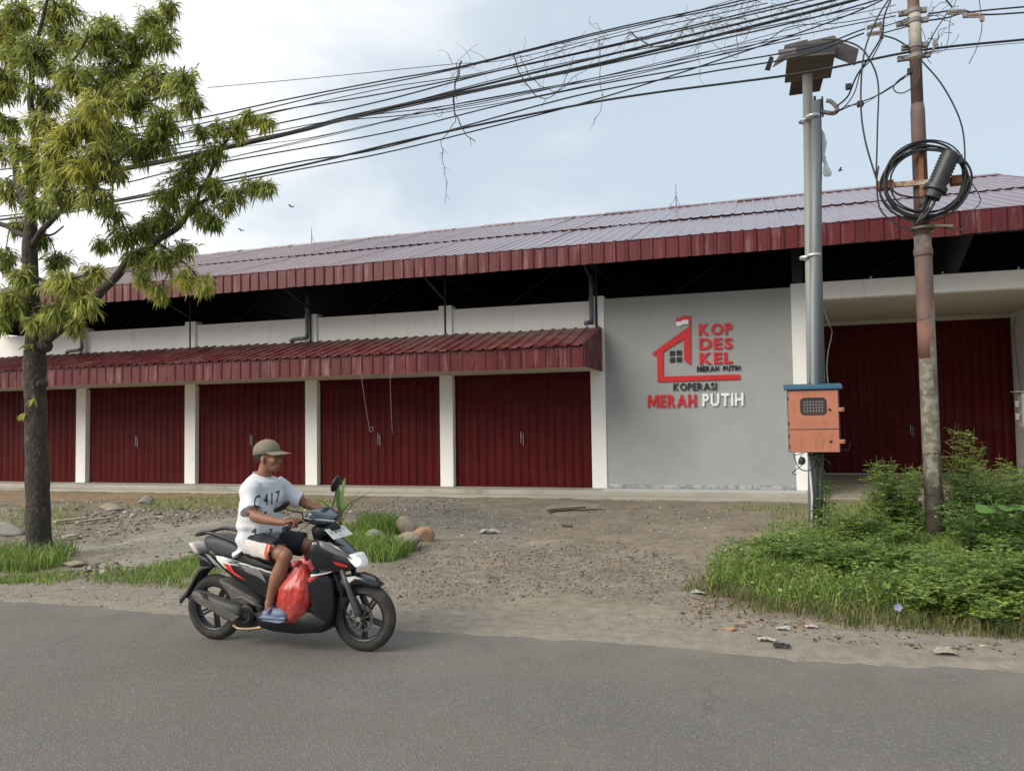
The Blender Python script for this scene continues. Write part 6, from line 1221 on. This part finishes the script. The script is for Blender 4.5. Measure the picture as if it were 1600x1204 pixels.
# t-shirt
def ring_loft(mb,rings,n=28):
    V=[];Fc=[]
    for (cx,cy,cz,rx,ry,tx) in rings:
        for j in range(n): a=2*math.pi*j/n; x=rx*math.cos(a); V.append((cx+x,cy+ry*math.sin(a),cz+tx*x))
    k=len(rings)
    for i in range(k-1):
        for j in range(n): Fc.append((i*n+j,i*n+(j+1)%n,(i+1)*n+(j+1)%n,(i+1)*n+j))
    Fc.append(tuple(range(n-1,-1,-1))); Fc.append(tuple((k-1)*n+j for j in range(n))); mb.add(V,Fc)
sh=MB(); ring_loft(sh,[(-.275,0,.76,.178,.195,.42),(-.268,0,.85,.176,.192,.32),(-.258,0,.95,.165,.188,.15),(-.245,0,1.06,.155,.188,.05),(-.235,0,1.17,.145,.195,0),(-.230,0,1.26,.132,.195,-.05),(-.230,0,1.306,.112,.158,-.12),(-.230,0,1.332,.085,.108,-.25),(-.230,0,1.344,.070,.074,-.32)])
sh.tube(smooth_pts([(-.222,-.145,1.262),(-.20,-.20,1.21),(-.165,-.245,1.12),(-.148,-.262,1.085)],4),[.075,.076,.077,.078,.078,.078,.079,.080,.080,.082,.084,.085,.085],18)
sh.tube(smooth_pts([(-.215,.145,1.262),(-.15,.20,1.195),(-.07,.245,1.13),(-.04,.258,1.115)],4),[.075,.074,.073,.073,.073,.073,.073,.073,.074,.074,.075,.076,.077],18)
def folds(c,n):
    f=.009*math.sin(c.z*52+9*c.x+4*mnoise.noise(c*5))*max(0,min(1,(1.02-c.z)/.14))+.010*(1-abs(mnoise.noise(Vector((c.x*9+c.z*6,c.y*4,c.z*3-c.x*5))))*3)*.6+.020*mnoise.noise(Vector((c.x*5+c.z*3,c.y*5,c.z*9)))+.003*mnoise.noise(c*14)
    f+=.014*mnoise.noise(Vector((c.x*11+c.z*9,c.y*5,c.z*4)))*(1 if c.z>1.0 else .5)
    return n*f*min(1,max(.15,(1.345-c.z)/.08))
tee=mat('white_cotton',(.62,.63,.65),.85,var=.03,scale=5,bump=.0005,bscale=200); shirt=voxel('t_shirt',sh,tee,per,.006,5,fn=folds)
bvs=BVHTree.FromPolygons([v.co.copy() for v in shirt.data.vertices],[list(p.vertices) for p in shirt.data.polygons])
ink=mat('shirt_print_ink',(.055,.06,.085),.8,var=.2,scale=30)
def tess(V,Fc,mx):
    V=[tuple(v) for v in V]; st=[tuple(f) for f in Fc if len(f)==3]; st+=[t for f in Fc if len(f)>3 for t in [(f[0],f[i],f[i+1]) for i in range(1,len(f)-1)]]; out=[]; mid={}
    while st:
        a,b,c=st.pop(); L=[math.dist(V[a],V[b]),math.dist(V[b],V[c]),math.dist(V[c],V[a])]; k=L.index(max(L))
        if L[k]<=mx: out.append((a,b,c)); continue
        a,b,c=((a,b,c),(b,c,a),(c,a,b))[k]; key=(min(a,b),max(a,b))
        if key not in mid: mid[key]=len(V); V.append(tuple((V[a][i]+V[b][i])/2 for i in range(3)))
        m_=mid[key]; st+=[(a,m_,c),(m_,b,c)]
    return V,out
def shirt_word(txt,pc,w,h,slope=0.,bold=.02,gap=.35):
    """print laid flat on the cloth; pc = start point as seen from the right front"""
    view=Vector((-.545,.838,0)); rt=Vector((.838,.545,0)); gs=[glyph(c,bold) for c in txt]; tot=sum(g[2][0] for g in gs)+gap*(len(gs)-1); x=0
    for g in gs:
        Vg,Fg,sz=g; Fg=[f for f in Fg if all(Vg[i][2]>0 for i in f)]; Vt,Ft=tess([(x+v[0],v[1],v[2]) for v in Vg],Fg,.10); P=[]
        for vx,vy,_ in Vt:
            u=vx/tot*w; v=vy/sz[1]*h; o=Vector(pc)+rt*u+Vector((0,0,v+slope*u))-view*1.0; hit=bvs.ray_cast(o,view); P.append((hit[0] if hit[0] else o+view*1.0)-view*.003)
        used=sorted({i for f in Ft for i in f}); mp={i:k for k,i in enumerate(used)}
        MB().add([P[i] for i in used],[tuple(mp[i] for i in f) for f in Ft]).build('printed_letter',ink,shirt,local=True,fix=False)
        x+=sz[0]+gap
for a in (('C417',(-.250,-.07,1.105),.19,.095,.10),('4',(-.29,-.06,.885),.04,.055,0),('7',(-.17,.0,.875),.03,.05,0),('J',(-.205,-.04,1.01),.035,.055,0),('UER',(-.30,-.06,.835),.17,.022,.12),('XX',(-.215,-.04,.975),.06,.028,0)): shirt_word(*a)
MB().tube([(-.229+.073*math.cos(a),0+.077*math.sin(a),1.344-.32*.073*math.cos(a)) for a in np.linspace(0,2*math.pi,30)],.0055,8).build('collar',tee,shirt,smooth=True,local=True)
# shorts
s_=MB(); s_.ell((-.27,0,.80),(.165,.175,.095),24,14)
for s in(-1,1): 
    q=smooth_pts([(-.24,s*.095,.80),(-.10,s*.15,.785),(.03,s*.185,.765)],4); s_.tube(q,list(np.linspace(.112,.096,len(q))),22)
shorts=voxel('shorts',s_,[mat('black_short_cloth',(.018,.019,.024),.85,var=.1),mat('white_short_cloth',(.60,.55,.52),.85,var=.05),mat('orange_short_cloth',(.62,.09,.03),.8,var=.05)],per,.006,3,fn=lambda c,n:n*(.007*mnoise.noise(c*11)+.004*math.sin(c.x*50+c.z*30)))
for p in shorts.data.polygons:
    c=p.center; n=p.normal
    if c.y<-.10 and n.y<-.25:
        k=(c.x*.9); zc=.79-.10*(c.x+.2)
        if c.z>zc-.055 and c.z<zc+.062: p.material_index=2 if (c.x>-.025 and not(.004<c.x<.012) and not(.026<c.x<.032)) else 1
# clogs
clm=mat('blue_clog_foam',(.135,.175,.27),.6,var=.08,scale=8)
for s in(-1,1):
    t=MB(); t.ell((.065,s*.208,.300),(.078,.048,.042),22,12); t.ell((-.035,s*.203,.295),(.055,.040,.035),18,10); t.box(-.095,.135,s*.208-.042,s*.208+.042,.262,.278)
    t.tube([(-.08,s*.203,.268),(.0,s*.206,.266),(.08,s*.21,.266),(.125,s*.21,.268)],[.040,.044,.050,.036],14,flat=.35)
    cl=voxel('clog',t,clm,per,.005,3)
    MB().tube([(-.005,s*.208-.05,.305),(.0,s*.208-.030,.336),(.005,s*.208,.345),(.0,s*.208+.030,.336),(-.005,s*.208+.05,.305)],.010,8,flat=1).build('clog_strap',mat('deep_blue_foam',(.05,.09,.25),.6),cl,smooth=True,local=True)
    if s<0: ch_=cl
# shopping bag hanging between knees and leg shield
bm=bmesh.new(); bmesh.ops.create_icosphere(bm,subdivisions=5,radius=1)
for v in bm.verts:
    p=v.co.copy(); w=.135 if p.z<.2 else .135*(1-.62*((p.z-.2)/.8)**1.0); k=1+.10*mnoise.noise(p*1.9)+.05*abs(mnoise.noise(Vector((p.x*6,p.y*6,p.z*2))))+.035*mnoise.noise(p*9); v.co=Vector((.175+.045*p.z+p.x*w*1.12*k,-.135+p.y*w*.85*k,.455+p.z*(.245+.02*mnoise.noise(p*3))))
t=MB(); t.add([v.co for v in bm.verts],[[v.index for v in f.verts] for f in bm.faces]); bm.free()
bagm=mat('red_orange_bag_film',(.62,.055,.035),.32,var=.25,scale=7,trans=.25,spec=.6,coat=.2,col2=(.62,.16,.17),c2pos=.52,c2w=.10,c2scale=3.2,bump=.004,bscale=26)
sb=empty('shopping_bag',(BX+.14,BY-.08,.21),'bulging red plastic carrier bag hanging in the footwell of the scooter','plastic bag')
o=t.build('bag_body',bagm,sb,smooth=True,local=True); o.location=(BX-sb.location.x,BY-sb.location.y,-sb.location.z)
t=MB(); V=[]; n=14
for i in range(n+1):
    u=i/n; x=.13+.20*u; z=.665+.03*math.sin(u*math.pi)+.018*math.sin(u*17); 
    for j in range(5): w=j/4; V.append((x+.02*w,-.15-.05*math.sin(w*3)+.02*math.sin(u*11+w*4),z+.028*w*math.sin(math.pi*u)+.0-.02*(1-w)))
t.add(V,[(i*5+j,(i+1)*5+j,(i+1)*5+j+1,i*5+j+1) for i in range(n) for j in range(4)]); o=t.build('bag_handle',bagm,sb,smooth=True,local=True); o.location=(BX-sb.location.x,BY-sb.location.y,-sb.location.z)
